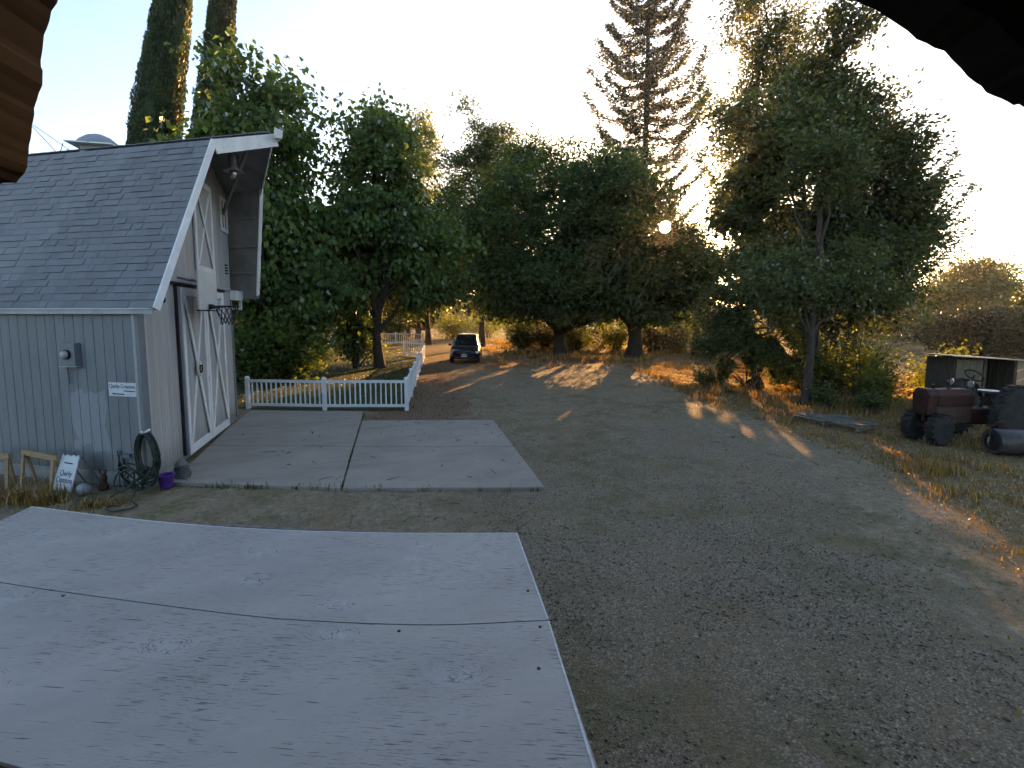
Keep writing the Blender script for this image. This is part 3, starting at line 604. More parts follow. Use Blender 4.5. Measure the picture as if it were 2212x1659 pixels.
text('lettering', 'Quirky', 0.13, frame(cb + upv * 0.0 + fn * 0.014, rx, upv, fn), M['navy'], sb, shear=0.25, width=0.26)
text('lettering', 'Creations', 0.13, frame(cb - upv * 0.11 + fn * 0.014, rx, upv, fn), M['navy'], sb, shear=0.25, width=0.34)
MB().bar(cb + upv * 0.17 - rx * 0.09 + fn * 0.014, cb + upv * 0.17 + rx * 0.09 + fn * 0.014, 0.02, 0.003, fn).build('dash', M['navy'], sb)
MB().bar(side(0.92, 0, 0.08), tr - NS * 0.02, 0.03, 0.02).build('easel_leg', M['greywood'], sb); MB().bar(side(1.28, 0, 0.08), tl - NS * 0.02, 0.03, 0.02).build('easel_leg', M['greywood'], sb)
tk = thing('metal_canister', 'grey metal canister lying in dry grass beside the sandwich board', 'canister', side(0.74, 0, 0.45))
ax = (-BW + NS * 0.5).normalized(); mo = frame(side(0.74, 0.1, 0.5), Z.cross(ax), ax.cross(Z.cross(ax)), ax).to_3x3()
MB().lathe([(0.015, -0.12), (0.07, -0.10), (0.09, -0.06), (0.09, 0.08), (0.07, 0.12), (0.02, 0.135)], side(0.74, 0.085, 0.5), 20, mo).build('body', M['galv'], tk, smooth=True)
for q in (-0.04, 0.05): MB().lathe([(0.091, -0.008), (0.095, 0), (0.091, 0.008)], side(0.74, 0.085, 0.5) + ax * q, 20, mo).build('band', M['steel'], tk)
ro = thing('rusty_ornament', 'rusty brown iron garden ornament between canister and white pipes', 'ornament', side(0.66, 0, 0.25))
p_ = side(0.66, 0, 0.25)
MB().lathe([(0.07, 0), (0.075, 0.04), (0.045, 0.12), (0.06, 0.2), (0.03, 0.26)], p_, 10).build('body', M['rust'], ro)
for s_ in (-1, 1): MB().tube([p_ + BW * 0.05 * s_ + Z * 0.26, p_ + BW * 0.08 * s_ + Z * 0.34, p_ + BW * 0.03 * s_ + Z * 0.33], 0.015, 5).build('horn', M['rust'], ro)
pp = thing('conduit_pair', 'pair of white conduit pipes rising from the ground at the barn wall', 'pipes', side(0.55, 0, 0.1))
for w_, h_, r_ in ((0.52, 0.36, 0.022), (0.41, 0.32, 0.028)):
    pt = MB().tube([side(w_, -0.05, 0.10), side(w_ + 0.02, h_, 0.06)], r_, 10).build('pipe', M['galv'], pp, smooth=True)
    MB().tube([side(w_ + 0.02, h_ - 0.02, 0.06), side(w_ + 0.03, h_ + 0.26, 0.05)], r_ * 1.5, 10).build('sleeve', M['galv'], pt, smooth=True)
MB().box(side(0.36, 0.54, 0.06), (0.1, 0.08, 0.06)).build('bracket', M['siding'], pp)
# hose on the wall
def hside(w_, z, off=0.0): return side(w_ - 0.2, z, off)
hs = thing('garden_hose', 'dark green garden hose hung in long loops at the barn corner', 'hose', hside(0.1, 0, 0.1))
hr = random.Random(5)
MB().tube([hside(0.08, 1.02, 0.03), hside(0.08, 0.97, 0.16), hside(0.08, 1.02, 0.18)], 0.02, 6).build('wall_hook', M['white'], hs)
for i in range(9):
    wdt = 0.15 + 0.03 * hr.random(); dep = 0.05 + 0.018 * i; bot = 0.12 + 0.2 * hr.random(); shf = 0.08 + (hr.random() - 0.5) * 0.1
    pts = []
    for t in np.linspace(0, 2 * math.pi, 28):
        zz = (0.98 + bot) / 2 + (0.98 - bot) / 2 * math.cos(t); ww = shf + wdt * math.sin(t) * (1 + 0.35 * (1 - math.cos(t)) / 2)
        pts.append(hside(ww - (0.06 * (1 - math.cos(t))), zz, dep + 0.07 * (1 - math.cos(t)) / 2))
    MB().tube(pts, 0.014, 6, False).build('hose_loop', M['hose'], hs, smooth=True)
for i in range(7):
    cw, co_, rr = 0.06 + hr.uniform(-0.12, 0.14), 0.34 + hr.uniform(-.06, .1), 0.16 + 0.06 * hr.random(); tl_ = hr.uniform(0.2, 1.1)
    MB().tube([hside(cw + rr * math.cos(t), 0.05 + 0.02 * i + (0.10 + 0.12 * tl_) * (1 + math.sin(t + i)), co_ + rr * 0.55 * math.sin(t)) for t in np.linspace(0, 2 * math.pi, 24)], 0.014, 6, False).build('hose_loop', M['hose'], hs, smooth=True)
MB().tube([hside(-0.1, 0.2, 0.45), hside(-0.15, 0.03, 0.6), hside(-0.28, 0.02, 0.66), hside(-0.42, 0.02, 0.72), hside(-0.44, 0.02, 0.85), hside(-0.28, 0.02, 0.98), hside(-0.1, 0.02, 0.95), hside(-0.06, 0.03, 0.85), hside(-0.2, 0.03, 0.8)], 0.014, 6).build('hose_end', M['hose'], hs, smooth=True)
MB().tube([hside(0.2, 0.1, 0.5), hside(0.3, 0.02, 0.62), hside(0.55, 0.02, 0.7), hside(0.7, 0.02, 0.78), hside(0.62, 0.02, 0.86), hside(0.4, 0.02, 0.88)], 0.012, 6).build('hose_end', M['hose'], hs, smooth=True)
pot = thing('flower_pot', 'purple glazed flower pot at the barn corner', 'pot', (-3.93, 9.0, 0.0))
MB().lathe([(0.085, 0.0), (0.095, 0.02), (0.115, 0.2), (0.132, 0.2), (0.134, 0.235), (0.118, 0.235), (0.105, 0.16), (0.01, 0.15)], (-3.90, 8.98, 0.0), 22).build('body', M['purple'], pot, smooth=True)
wc = thing('watering_can', 'grey metal bucket with a cap of debris behind the purple pot', 'bucket', (-3.83, 9.35, 0.05))
MB().lathe([(0.12, 0.0), (0.125, 0.01), (0.115, 0.2), (0.12, 0.21), (0.1, 0.21), (0.01, 0.2)], (-3.80, 9.36, 0.052), 18).build('body', M['steel'], wc, smooth=True)
MB().lathe([(0.02, 0.0), (0.1, 0.02), (0.07, 0.09), (0.02, 0.12)], (-3.82, 9.38, 0.25), 9).build('lid', M['palebark'], wc)
MB().tube([(-3.68, 9.34, 0.22), (-3.64, 9.32, 0.15), (-3.67, 9.33, 0.06)], 0.01, 5).build('handle', M['steel'], wc)

# ================================================================== white fences
PK = MB().box((0, 0, 0.5), (0.036, 0.036, 1.0)).mesh('picket', M['vinyl'])
POST = MB().box((0, 0, 0.49), (0.105, 0.105, 0.98)).lathe([(0.078, 0.98), (0.082, 1.005), (0.07, 1.03), (0.045, 1.055), (0.01, 1.065)], (0, 0, 0), 8).mesh('post', M['vinyl'])
PNL = MB().box((0, 0, 0), (1, 0.05, 0.085)).mesh('rail', M['vinyl'])
def put(name, me, loc, rz, sc, parent):
    o = bpy.data.objects.new(name, me); COL.objects.link(o); adopt(o, parent); o.location = loc; o.rotation_euler = (0, rz[2], rz[0]) if hasattr(rz, '__len__') else (0, 0, rz); o.scale = sc; return o
def fence(label, pts, npk, h=1.0, first=True, last=True):
    t = thing('picket_fence', label, 'fence', (pts[0][0], pts[0][1], 0), 0, 'white vinyl fences')
    fr_ = random.Random(len(label))
    for i, p in enumerate(pts):
        if (i == 0 and not first) or (i == len(pts) - 1 and not last): continue
        put('post', POST, (p[0], p[1], -0.02), math.atan2(pts[-1][1] - pts[0][1], pts[-1][0] - pts[0][0]), (1, 1, h), t)
    for a_, b_ in zip(pts[:-1], pts[1:]):
        dx, dy = b_[0] - a_[0], b_[1] - a_[1]; L = math.hypot(dx, dy); rz = math.atan2(dy, dx)
        for z_ in (0.145, 0.90): put('rail', PNL, ((a_[0] + b_[0]) / 2, (a_[1] + b_[1]) / 2, z_ * h + fr_.uniform(-.012, .012)), rz, (L - 0.107, 1, 1), t)
        for k in range(npk):
            f = (k + 1) / (npk + 1)
            put('picket', PK, (a_[0] + dx * f, a_[1] + dy * f, 0.19 * h), (rz, 0, fr_.uniform(-0.012, 0.012)), (1, 1, 0.668 * h), t)
    return t
fence('near white picket fence across the end of the concrete pad', [(-4.61, 16.12), (-2.24, 15.32), (0.23, 14.72)], 15, 1.0)
fs = [(0.23 + 1.49 * t, 14.72 + 17.2 * t) for t in np.linspace(0, 1, 8)]
fence('long white picket fence running back towards the parked car', fs, 15, 1.0, first=False)
fence('short white fence piece set square behind the long fence', [(0.43, 34.8), (1.66, 33.0)], 9, 1.05)
fence('distant white fence across the back of the lawn', [(-7.4, 53.6), (-5.0, 52.0), (-2.6, 50.4), (-0.2, 48.8), (2.4, 47.0)], 13, 1.15)
fence('white fence stub showing beside the barn behind the tree', [(-12.6, 37.3), (-10.9, 36.1), (-9.3, 34.8)], 10, 1.15)

# ================================================================== vegetation
CAMP = np.array([0, 0, CAM_H]); SUND = np.array(SUNV)
def unit(a): return a / np.maximum(np.linalg.norm(a, axis=-1, keepdims=True), 1e-9)
def leaf_quads(C, size, rg, droop=0.35, aspect=0.55, up=0.6, out=None, hang=0.0):
    """folded leaf blades: base, side, tip, side"""
    n = len(C); ax = rg.normal(size=(n, 3)); ax[:, 2] = ax[:, 2] * 0.5 - droop
    if out is not None: ax += out * 0.8
    ax[:, 2] -= hang; ax = unit(ax)
    nr = rg.normal(size=(n, 3)) * (1 - up); nr[:, 2] += up; sd_ = unit(np.cross(ax, nr)); nr = np.cross(sd_, ax)
    L = np.asarray(size)[:, None] * rg.uniform(0.7, 1.25, (n, 1)); Wd = L * aspect * 0.5
    b = C - ax * L * 0.5; t = C + ax * L * 0.5 - nr * L * 0.06; m = C - ax * L * 0.06
    s1 = m + sd_ * Wd + nr * L * 0.09; s2 = m - sd_ * Wd + nr * L * 0.09
    V = np.stack([b, s1, t, s2], 1).reshape(-1, 3); F = np.arange(4 * n).reshape(n, 4); return V, F
def leaf_mesh(name, C, size, m, rg, var, **kw):
    size = np.broadcast_to(size, (len(C),)); V, F = leaf_quads(C, size, rg, **kw)
    return np_mesh(name, V, F, m, False, dict(var=np.repeat(np.clip(var, 0, 1), 4)))
def tubes_mesh(name, lines, m, k=6):
    Vs, Fs, b = [], [], 0
    for pts, rad in lines:
        P = np.asarray(pts, float); n = len(P); rad = np.asarray(rad, float)
        d = unit(np.gradient(P, axis=0)); ref = np.where(np.abs(d[:, 2:3]) > 0.9, np.array([[1.0, 0, 0]]), np.array([[0, 0, 1.0]]))
        a = unit(np.cross(d, ref)); c = np.cross(d, a); th = np.linspace(0, 2 * np.pi, k, endpoint=False)
        ring = P[:, None, :] + (a[:, None, :] * np.cos(th)[None, :, None] + c[:, None, :] * np.sin(th)[None, :, None]) * rad[:, None, None]
        Vs.append(ring.reshape(-1, 3)); i = np.arange(n - 1)[:, None] * k; j = np.arange(k)[None, :]; j2 = (j + 1) % k
        Fs.append(np.stack([i + j, i + j2, i + k + j2, i + k + j], -1).reshape(-1, 4) + b); b += n * k
    return np_mesh(name, np.concatenate(Vs), np.concatenate(Fs), m, True)
def bez(a, b, c, n): t = np.linspace(0, 1, n)[:, None]; return (1 - t) ** 2 * a + 2 * t * (1 - t) * b + t * t * c
def gap(C, r=0.55):          # keep the chance opening through which the sun is seen
    rel = C - CAMP; t = rel @ SUND; d = np.linalg.norm(rel - t[:, None] * SUND, axis=1); return d > r
# chance openings between the crowns: where the evening sun reaches the ground (x, y, z, radius)
BEAMS = [(7.86, 4.86, 0, .30), (7.31, 4.15, 0, .34), (6.65, 3.46, 0, .38), (6.0, 2.8, 0, .38), (9.02, 6.03, 0, .2), (10.47, 7.87, 0, .22), (5.01, 13.41, 0, .25), (2.76, 19.05, 0, .3), (13.4, 22.3, 0, .6),
         (13.2, 19.5, 0, .5), (15.5, 19.8, 0, .6), (11.2, 25.2, 0, .5), (11.25, 22.8, 0, .35), (9.2, 13.0, 0, .3), (9.8, 12.5, 0, .45), (11.5, 13.25, 0.1, .8), (11.8, 12.4, 0.1, .6), (13.2, 14.75, 0.3, .8),
         (6.3, 26.4, 0, .3), (9.8, 45, 0, 2.5), (14.9, 14.3, 1.6, 1.15), (14.6, 14.0, 0.6, .9), (16.5, 13.5, 1.7, 1.2), (16.3, 13.2, 0.6, .9), (13.4, 15.2, 1.0, .9), (18.3, 12.3, 1.3, .9), (17.6, 15.0, 2.2, 0.9), (15.6, 12.4, 0.1, .6), (17.2, 11.6, 0.1, .5), (14.9, 36.5, 1.8, 1.4), (17.4, 35.5, 1.5, 1.1), (-2.6, 41.0, 0, .9), (-4.0, 45.5, 0, 1.0)]
BEAMS = [(np.array(b[:3], float), b[3]) for b in BEAMS]
def lit_gaps(C):
    ok = np.ones(len(C), bool)
    for P, r in BEAMS:
        rel = C - P; t = rel @ SUND; q = rel - t[:, None] * SUND; u_ = q[:, 0] * SUND[1] - q[:, 1] * SUND[0]
        re_ = r * (0.35 + 1.25 * vnoise(u_ + P[0] * 3.1, q[:, 2] * 1.6 + P[1] * 2.3, 0.45 * r + 0.06, 71)); ok &= (t < 1.8) | ((q ** 2).sum(1) > re_ ** 2)
    return ok
def sample_env(env, n, rg, shell=0.55):
    wt = np.array([e[6] if len(e) > 6 else 1.0 for e in env]); wt = wt / wt.sum(); k = rg.choice(len(env), n, p=wt)
    E_ = np.array([e[:6] for e in env])[k]; d = unit(rg.normal(size=(n, 3))); r = (shell + (1 - shell) * rg.random(n)) ** 0.6
    lump = 0.95 + 0.36 * np.sin(d[:, 0] * 5 + k) * np.sin(d[:, 1] * 6 + 1.3 * k) * np.cos(d[:, 2] * 5 + .7)
    r = np.where(rg.random(n) < 0.18, r * rg.uniform(1.0, 1.3, n), r)
    return E_[:, :3] + d * E_[:, 3:] * (r * lump)[:, None]
def tree(name, label, base, trunk_top, tr, env, leafm, leaf=0.16, tips=300, per=90, spread=0.5, limbs=12, seed=1, bark='bark', cat='tree', group=None,
         droop=0.35, flat=0.65, aspect=0.55, shell=0.45, multi=None, sungap=False, zmin=0.4, bare=None, hang=0.0, crownvar=0.35):
    rg = np.random.default_rng(seed); B = np.array([base[0], base[1], 0.0]); T = B + np.array(trunk_top)
    t = thing(name, label, cat, tuple(B), 0, group)
    lines = []; stems = [(B, T, tr)] + [(B + np.array([m_[0], m_[1], 0]), B + np.array(m_[2:5]), m_[5]) for m_ in (multi or [])]
    nodes = []
    for (b0, t0, r0) in stems:
        n = 12; s_ = np.linspace(0, 1, n)[:, None]; P = b0 + (t0 - b0) * s_; P[1:-1, :2] += np.cumsum(rg.normal(size=(n - 2, 2)), 0) * r0 * 0.22
        P[0, 2] = -0.1; rad = r0 * (1 - 0.72 * s_[:, 0]); rad[0] *= 1.35; rad[1] *= 1.05; lines.append((P, rad)); nodes.append((P, rad))
    E_ = [(e[0] + B[0], e[1] + B[1], e[2], *e[3:]) for e in env]
    ends = sample_env(E_, limbs, rg, 0.35); lp = []
    for e in ends:
        P, rad = nodes[rg.integers(len(nodes))]; zt = np.clip(e[2] * rg.uniform(0.35, 0.75), P[2, 2], P[-1, 2])
        i = int(np.argmin(np.abs(P[:, 2] - zt))); s_ = P[i]; md = s_ * 0.45 + e * 0.55 + np.array([0, 0, (e[2] - s_[2]) * 0.12 + rg.normal() * 0.3])
        c = bez(s_, md, e, 8); c[1:-1] += rg.normal(size=(6, 3)) * 0.07 * np.linalg.norm(e - s_) / 4
        r0 = min(rad[i] * 0.62, 0.35 * tr + 0.02 * np.linalg.norm(e - s_)); lines.append((c, np.linspace(r0, r0 * 0.22, 8))); lp.append(c[2:])
    LP = np.concatenate(lp + [n_[0][7:] for n_ in nodes])
    tp = sample_env(E_, tips, rg, shell); tp = tp[tp[:, 2] > zmin]
    Cs = []; vs_ = []; tl = []
    for q in tp:
        i = int(np.argmin(np.linalg.norm(LP - q, axis=1) + 0.25 * np.maximum(LP[:, 2] - q[2], 0))); s_ = LP[i]; L = np.linalg.norm(q - s_)
        c = bez(s_, (s_ + q) / 2 + np.array([0, 0, 0.12 * L]) + rg.normal(size=3) * 0.1 * L, q, 5); tl.append((c, np.linspace(0.012 + 0.008 * L, 0.006, 5)))
        m_ = int(per * rg.uniform(0.55, 1.5)); sp = spread * rg.uniform(0.65, 1.35); k1 = int(m_ * 0.72)
        a_ = q + rg.normal(size=(k1, 3)) * np.array([sp, sp, sp * flat]); u_ = rg.uniform(0.35, 1, m_ - k1)[:, None]
        b_ = s_ + (q - s_) * u_ + rg.normal(size=(m_ - k1, 3)) * sp * 0.5
        cl = rg.normal() * crownvar * 0.5; Cs += [a_, b_]; vs_.append(np.full(m_, 0.42 + cl))
    Cs = np.concatenate(Cs); vv = np.concatenate(vs_) + rg.normal(size=len(Cs)) * 0.2
    ok = (Cs[:, 2] > zmin * 0.8) & lit_gaps(Cs)
    ok &= gap(Cs, 0.42)
    Cs = Cs[ok]; vv = vv[ok]
    tl = [x for x in tl if gap(x[0], 0.36).all()]
    link('trunk', tubes_mesh('trunk', lines, M[bark], 8), None, t)
    link('branches', tubes_mesh('branches', tl, M[bark], 4), None, t, 'stuff')
    cen = Cs.mean(0); link('crown', leaf_mesh('crown', Cs, leaf, M[leafm], rg, vv, droop=droop, aspect=aspect, hang=hang, out=unit(Cs - cen)), None, t)
    return t
def shrub(name, label, base, r, h, leafm, leaf=0.1, n=3500, seed=1, group=None, lift=0.0, cat='shrub', stems=9, flat=1.0):
    rg = np.random.default_rng(seed); B = np.array([base[0], base[1], 0.0]); t = thing(name, label, cat, tuple(B), 0, group); lines = []; Cs = []; vs_ = []
    for i in range(stems * 3):
        a = rg.uniform(0, 2 * np.pi); rr = r * rg.uniform(0.15, 1.0); hh = (lift + (h - lift) * rg.uniform(0.35, 1.0)) * (1 - 0.35 * (rr / r) ** 2)
        e = B + np.array([rr * math.cos(a), rr * math.sin(a), hh]); s_ = B + np.array([rg.normal() * r * 0.12, rg.normal() * r * 0.12, -0.05])
        c = bez(s_, (s_ + e) / 2 + np.array([0, 0, 0.2 * hh]), e, 6); 
        if i < stems: lines.append((c, np.linspace(0.012 + 0.012 * h, 0.005, 6)))
        m_ = n // (stems * 3); u_ = rg.uniform(0.3, 1.0, m_); idx_ = u_ * 4.99; i0 = idx_.astype(int); f = (idx_ - i0)[:, None]
        Cs.append(c[i0] * (1 - f) + c[np.minimum(i0 + 1, 5)] * f + rg.normal(size=(m_, 3)) * 0.2 * r * np.array([1, 1, 0.8])); vs_.append(0.45 + rg.normal() * 0.15 + rg.normal(size=m_) * 0.2)
    Cs = np.concatenate(Cs); vs_ = np.concatenate(vs_); ok = (Cs[:, 2] > 0.04) & lit_gaps(Cs)
    link('stem', tubes_mesh('stem', lines, M['bark'], 5), None, t)
    link('foliage', leaf_mesh('foliage', Cs[ok], leaf, M[leafm], rg, vs_[ok], droop=0.1, out=unit(Cs[ok] - B)), None, t); return t
def cypress(label, base, lean, h, r, n, seed):
    rg = np.random.default_rng(seed); B = np.array([base[0], base[1], 0.0]); t = thing('italian_cypress', label, 'cypress', tuple(B), 0, 'tall Italian cypresses behind the barn')
    ax = lambda z: B + np.array(lean) * (z / h)[:, None] + np.stack([0 * z, 0 * z, z], 1)
    prof = lambda z: r * np.interp(z / h, [0, 0.1, 0.45, 0.7, 0.88, 1.0], [0.62, 0.85, 1.0, 0.66, 0.38, 0.04])
    zz = np.linspace(0, h, 30); P = ax(zz); link('trunk', tubes_mesh('trunk', [(P, np.interp(zz / h, [0, 1], [0.22, 0.03]))], M['bark'], 8), None, t)
    # inner mass of old wood and foliage
    k = 22; th = np.linspace(0, 2 * np.pi, k, endpoint=False); V = []
    for i, z in enumerate(zz):
        rr = prof(z) * 0.86 * (1 + 0.07 * np.sin(3 * th + z) + 0.05 * rg.normal(size=k)); V.append(np.stack([P[i, 0] + rr * np.cos(th), P[i, 1] + rr * np.sin(th), np.full(k, z)], 1))
    i = np.arange(29)[:, None] * k; j = np.arange(k)[None]; j2 = (j + 1) % k
    link('inner_foliage', np_mesh('inner', np.concatenate(V), np.stack([i + j, i + j2, i + k + j2, i + k + j], -1).reshape(-1, 4), M['cyp'], False, dict(var=np.full(30 * k, 0.15))), None, t)
    z = rg.uniform(0.3, h, n); a = rg.uniform(0, 2 * np.pi, n); lump = 1 + 0.05 * np.sin(3 * a + z * 0.7) + 0.035 * np.sin(7 * a - z * 1.3) + 0.02 * np.sin(z * 5 + a)
    rr = prof(z) * lump * rg.uniform(0.84, 1.02, n); C = ax(z) + np.stack([rr * np.cos(a), rr * np.sin(a), 0 * z], 1)
    var = 0.32 + 0.25 * np.sin(a * 4 + z * 0.7) * np.sin(z * 1.7) + rg.normal(size=n) * 0.15; o = np.stack([np.cos(a), np.sin(a), 1.6 + 0 * a], 1)
    link('crown', leaf_mesh('crown', C, 0.17, M['cyp'], rg, var, droop=-1.2, aspect=0.32, up=0.1, out=unit(o)), None, t)
cypress('left and nearer of two tall dark cypresses behind the barn roof', (-13.7, 28.1), (5.2, -1.27, 0), 27, 1.08, 60000, 5)
cypress('right and slimmer of two tall dark cypresses behind the barn roof', (-13.3, 34.1), (5.5, -1.35, 0), 34, 0.95, 52000, 6)
# catalpas: big hanging leaves
tree('catalpa_tree', 'big-leaved catalpa tree rising behind the barn hood', (-6.3, 24.2), (0.2, 0.1, 10.5), 0.24,
     [(0.1, 0, 10.2, 2.3, 2.3, 4.6, 1.2), (0, -0.3, 6.0, 3.4, 3.0, 3.2, 1.6), (-1.9, 0.5, 9.4, 1.5, 1.6, 2.0, 0.6), (1.8, -0.5, 3.6, 2.6, 2.2, 2.2, 1.0), (1.2, 0.4, 11.6, 1.6, 1.5, 2.6, 0.5)],
     'leaf_cat', 0.30, 300, 95, 0.50, 16, 21, droop=0.9, aspect=0.72, hang=0.6, group='catalpa trees on the lawn')
tree('catalpa_tree', 'big-leaved catalpa tree standing alone on the fenced lawn', (-1.0, 27.0), (0.2, 0, 10.0), 0.27,
     [(0.3, 0, 10.0, 2.6, 2.6, 4.4, 1.2), (-0.6, -0.2, 7.6, 3.2, 3.0, 3.0, 1.3), (2.4, -0.6, 6.0, 2.3, 2.2, 3.0, 1.1), (-2.6, -0.4, 5.2, 2.0, 2.0, 2.4, 0.8), (0.6, 0.2, 12.4, 1.5, 1.5, 2.2, 0.5)],
     'leaf_cat', 0.30, 300, 100, 0.52, 16, 22, droop=0.9, aspect=0.72, hang=0.6, group='catalpa trees on the lawn')
shrub('catalpa_sapling', 'low leafy growth under the catalpa behind the near fence', (-4.6, 21.8), 2.1, 3.9, 'leaf_cat', 0.26, 7000, 31)
shrub('catalpa_sapling', 'leafy sucker growth against the catalpa trunk by the barn', (-6.6, 22.6), 1.6, 2.8, 'leaf_cat', 0.24, 4500, 32)
shrub('catalpa_sapling', 'leafy suckers around the lone catalpa trunk on the lawn', (-2.2, 27.2), 1.5, 4.2, 'leaf_cat', 0.25, 4500, 33, lift=1.0)
# the dark pair of broadleaf trees over the drive
tree('walnut_tree', 'dark spreading broadleaf tree with stout trunk right of the car', (11.6, 32.3), (0.3, 0.4, 9.5), 0.52,
     [(-1.2, 0, 8.6, 6.2, 5.0, 6.0, 2.6), (-4.2, 0.6, 7.4, 3.8, 3.6, 4.8, 1.4), (2.6, 0, 9.4, 3.4, 3.4, 5.0, 1.1), (-1.2, -1.8, 4.6, 6.2, 3.4, 2.1, 1.3), (-2.2, 1, 12.6, 2.6, 2.4, 2.8, 0.6)],
     'leaf_dark', 0.25, 760, 150, 0.66, 24, 41, group='dark broadleaf trees over the drive', zmin=2.5)
tree('walnut_tree', 'dark spreading broadleaf tree beneath which the low sun shines', (15.9, 29.6), (0.2, 0.3, 8.0), 0.56,
     [(-0.8, 0, 7.6, 4.4, 4.0, 5.6, 1.8), (2.8, -0.6, 5.4, 3.4, 3.2, 3.0, 1.3), (0.6, -1.2, 4.4, 5.4, 3.4, 2.0, 1.2), (-1.2, 0.6, 11.4, 2.4, 2.2, 2.4, 0.4), (3.6, 0, 8.0, 2.2, 2.4, 1.3, 0.4)],
     'leaf_dark', 0.25, 600, 150, 0.62, 22, 42, group='dark broadleaf trees over the drive', zmin=2.5, sungap=True)
tree('broadleaf_tree', 'loose leafy tree top behind the dark tree above the car', (7.7, 43.4), (0, 0, 13), 0.3,
     [(0, 0, 13, 4.2, 4.2, 7.0, 1.6), (1.5, 0, 17, 2.4, 2.4, 3.6, 0.5), (-2.5, 0, 9, 3.4, 3.4, 5, 0.8)], 'leaf_dark', 0.28, 420, 120, 0.62, 14, 43)
tree('broadleaf_tree', 'sunlit yellow-green tree top behind the lawn catalpa', (2.4, 58.0), (0, 0, 17), 0.32,
     [(0, 0, 18, 3.2, 3.2, 8.0, 1.6), (1.2, 0, 23, 1.6, 1.6, 4, 0.4)], 'leaf_yel', 0.3, 200, 60, 0.6, 12, 44)
tree('broadleaf_tree', 'dark tree at the back of the lawn behind the barn catalpa', (-9.5, 44.0), (0, 0, 10), 0.34,
     [(0, 0, 9, 5.5, 5, 6.5, 2), (4.5, 0, 8, 4.5, 4, 5.5, 1.4)], 'leaf_oak', 0.28, 330, 80, 0.7, 14, 45, zmin=1.6)
tree('broadleaf_tree', 'dark tree between the lawn catalpa and the car', (3.0, 47.5), (0, 0, 9), 0.3,
     [(0, 0, 8.5, 4.6, 4, 6.0, 2), (-3, 0, 6, 3.6, 3, 4, 1)], 'leaf_oak', 0.28, 260, 80, 0.7, 14, 46, zmin=2.2)
tree('broadleaf_tree', 'tree top joining the two dark drive trees from behind', (18.6, 40.0), (0, 0, 8), 0.34,
     [(0, 0, 9.5, 3.6, 4, 5.2, 2), (-3.4, 0, 8, 3.2, 3, 5.0, 1)], 'leaf_oak', 0.26, 250, 80, 0.62, 14, 47, zmin=2.4, sungap=True)
tree('broadleaf_tree', 'low dark tree below the sun beside the wire fence', (21.6, 30.6), (0, 0, 4.6), 0.3,
     [(0, 0, 6.0, 3.2, 3.2, 1.8, 2), (2.4, 0, 6.0, 2.4, 2.4, 1.8, 1), (-2.0, -0.4, 5.2, 2.2, 2.2, 1.5, 0.8)], 'leaf_oak', 0.22, 260, 100, 0.5, 14, 48, zmin=3.7, sungap=True)
# right-hand clump
tree('tall_oak', 'tall thin sparse tree right of the redwood', (21.9, 25.6), (0.1, 0.4, 19.5), 0.24,
     [(-0.4, 0, 20.5, 1.8, 1.7, 3.6, 1.0), (0.2, 0, 15.0, 2.7, 2.4, 4.2, 1.2), (2.6, -0.4, 19.6, 1.3, 1.3, 2.4, 0.45), (-1.9, -0.2, 12.6, 2.1, 1.9, 2.8, 0.8), (0.2, 0, 10.0, 3.0, 2.6, 2.6, .9)],
     'leaf_oak', 0.22, 270, 110, 0.46, 16, 51, flat=0.9)
OAK = [(-0.7, 12.2, 1.5), (0.6, 11.2, 1.6), (1.9, 9.5, 1.5), (-1.7, 10.0, 1.7), (-3.1, 9.4, 1.3), (0.4, 8.9, 1.3), (2.5, 7.7, 1.2), (-2.5, 7.1, 1.1), (1.1, 5.3, 1.9), (-0.9, 4.7, 1.8), (-2.8, 5.2, 1.2), (2.9, 5.3, 1.1), (-3.9, 6.9, 1.0), (-4.2, 10.9, 1.0), (-3.2, 8.0, 1.2), (3.6, 6.4, 1.0), (-0.4, 13.6, 0.9), (0.0, 7.0, 1.0), (-1.6, 3.3, 1.2), (1.1, 3.5, 1.3), (2.7, 3.8, 1.1), (-3.1, 3.8, 1.1), (-0.3, 3.0, 1.0)]
ro_ = random.Random(6)
tree('oak_tree', 'large oak with several stems and open layered boughs in the right-hand clump', (16.9, 15.5), (-0.3, 0.2, 10.0), 0.22,
     [(l * 0.97 + d * 0.24, -l * 0.24 + d * 0.97, z_, r_ * 1.05, r_ * 1.1, r_ * 0.72, r_ ** 2) for l, z_, r_ in OAK for d in (ro_.uniform(-1.3, 1.3),)],
     'leaf_oak', 0.19, 760, 115, 0.34, 26, 52, multi=[(0.3, 0.1, 0.9, 0.1, 10.4, 0.17), (-0.4, 0, -1.5, 0.2, 9.4, 0.15), (0.5, -0.2, 2.1, -0.2, 8.6, 0.14), (-0.2, 0.2, -2.9, 0.5, 9.0, 0.12)], zmin=1.6, shell=0.3, flat=0.8)
tree('conifer_tree', 'slim tree with bare leaning lower trunk at the yard edge', (12.95, 12.5), (0.5, 0.3, 8.5), 0.135,
     [(0.5, 0.2, 7.6, 1.2, 1.2, 1.4, 0.8), (-0.9, 0.2, 4.0, 1.3, 1.3, 1.0, 0.8), (1.5, 0.2, 4.4, 1.3, 1.2, 1.1, 0.7), (0.2, 0.2, 3.6, 1.5, 1.2, 0.8, 0.5)], 'leaf_oak', 0.15, 170, 90, 0.34, 12, 53, zmin=1.9)
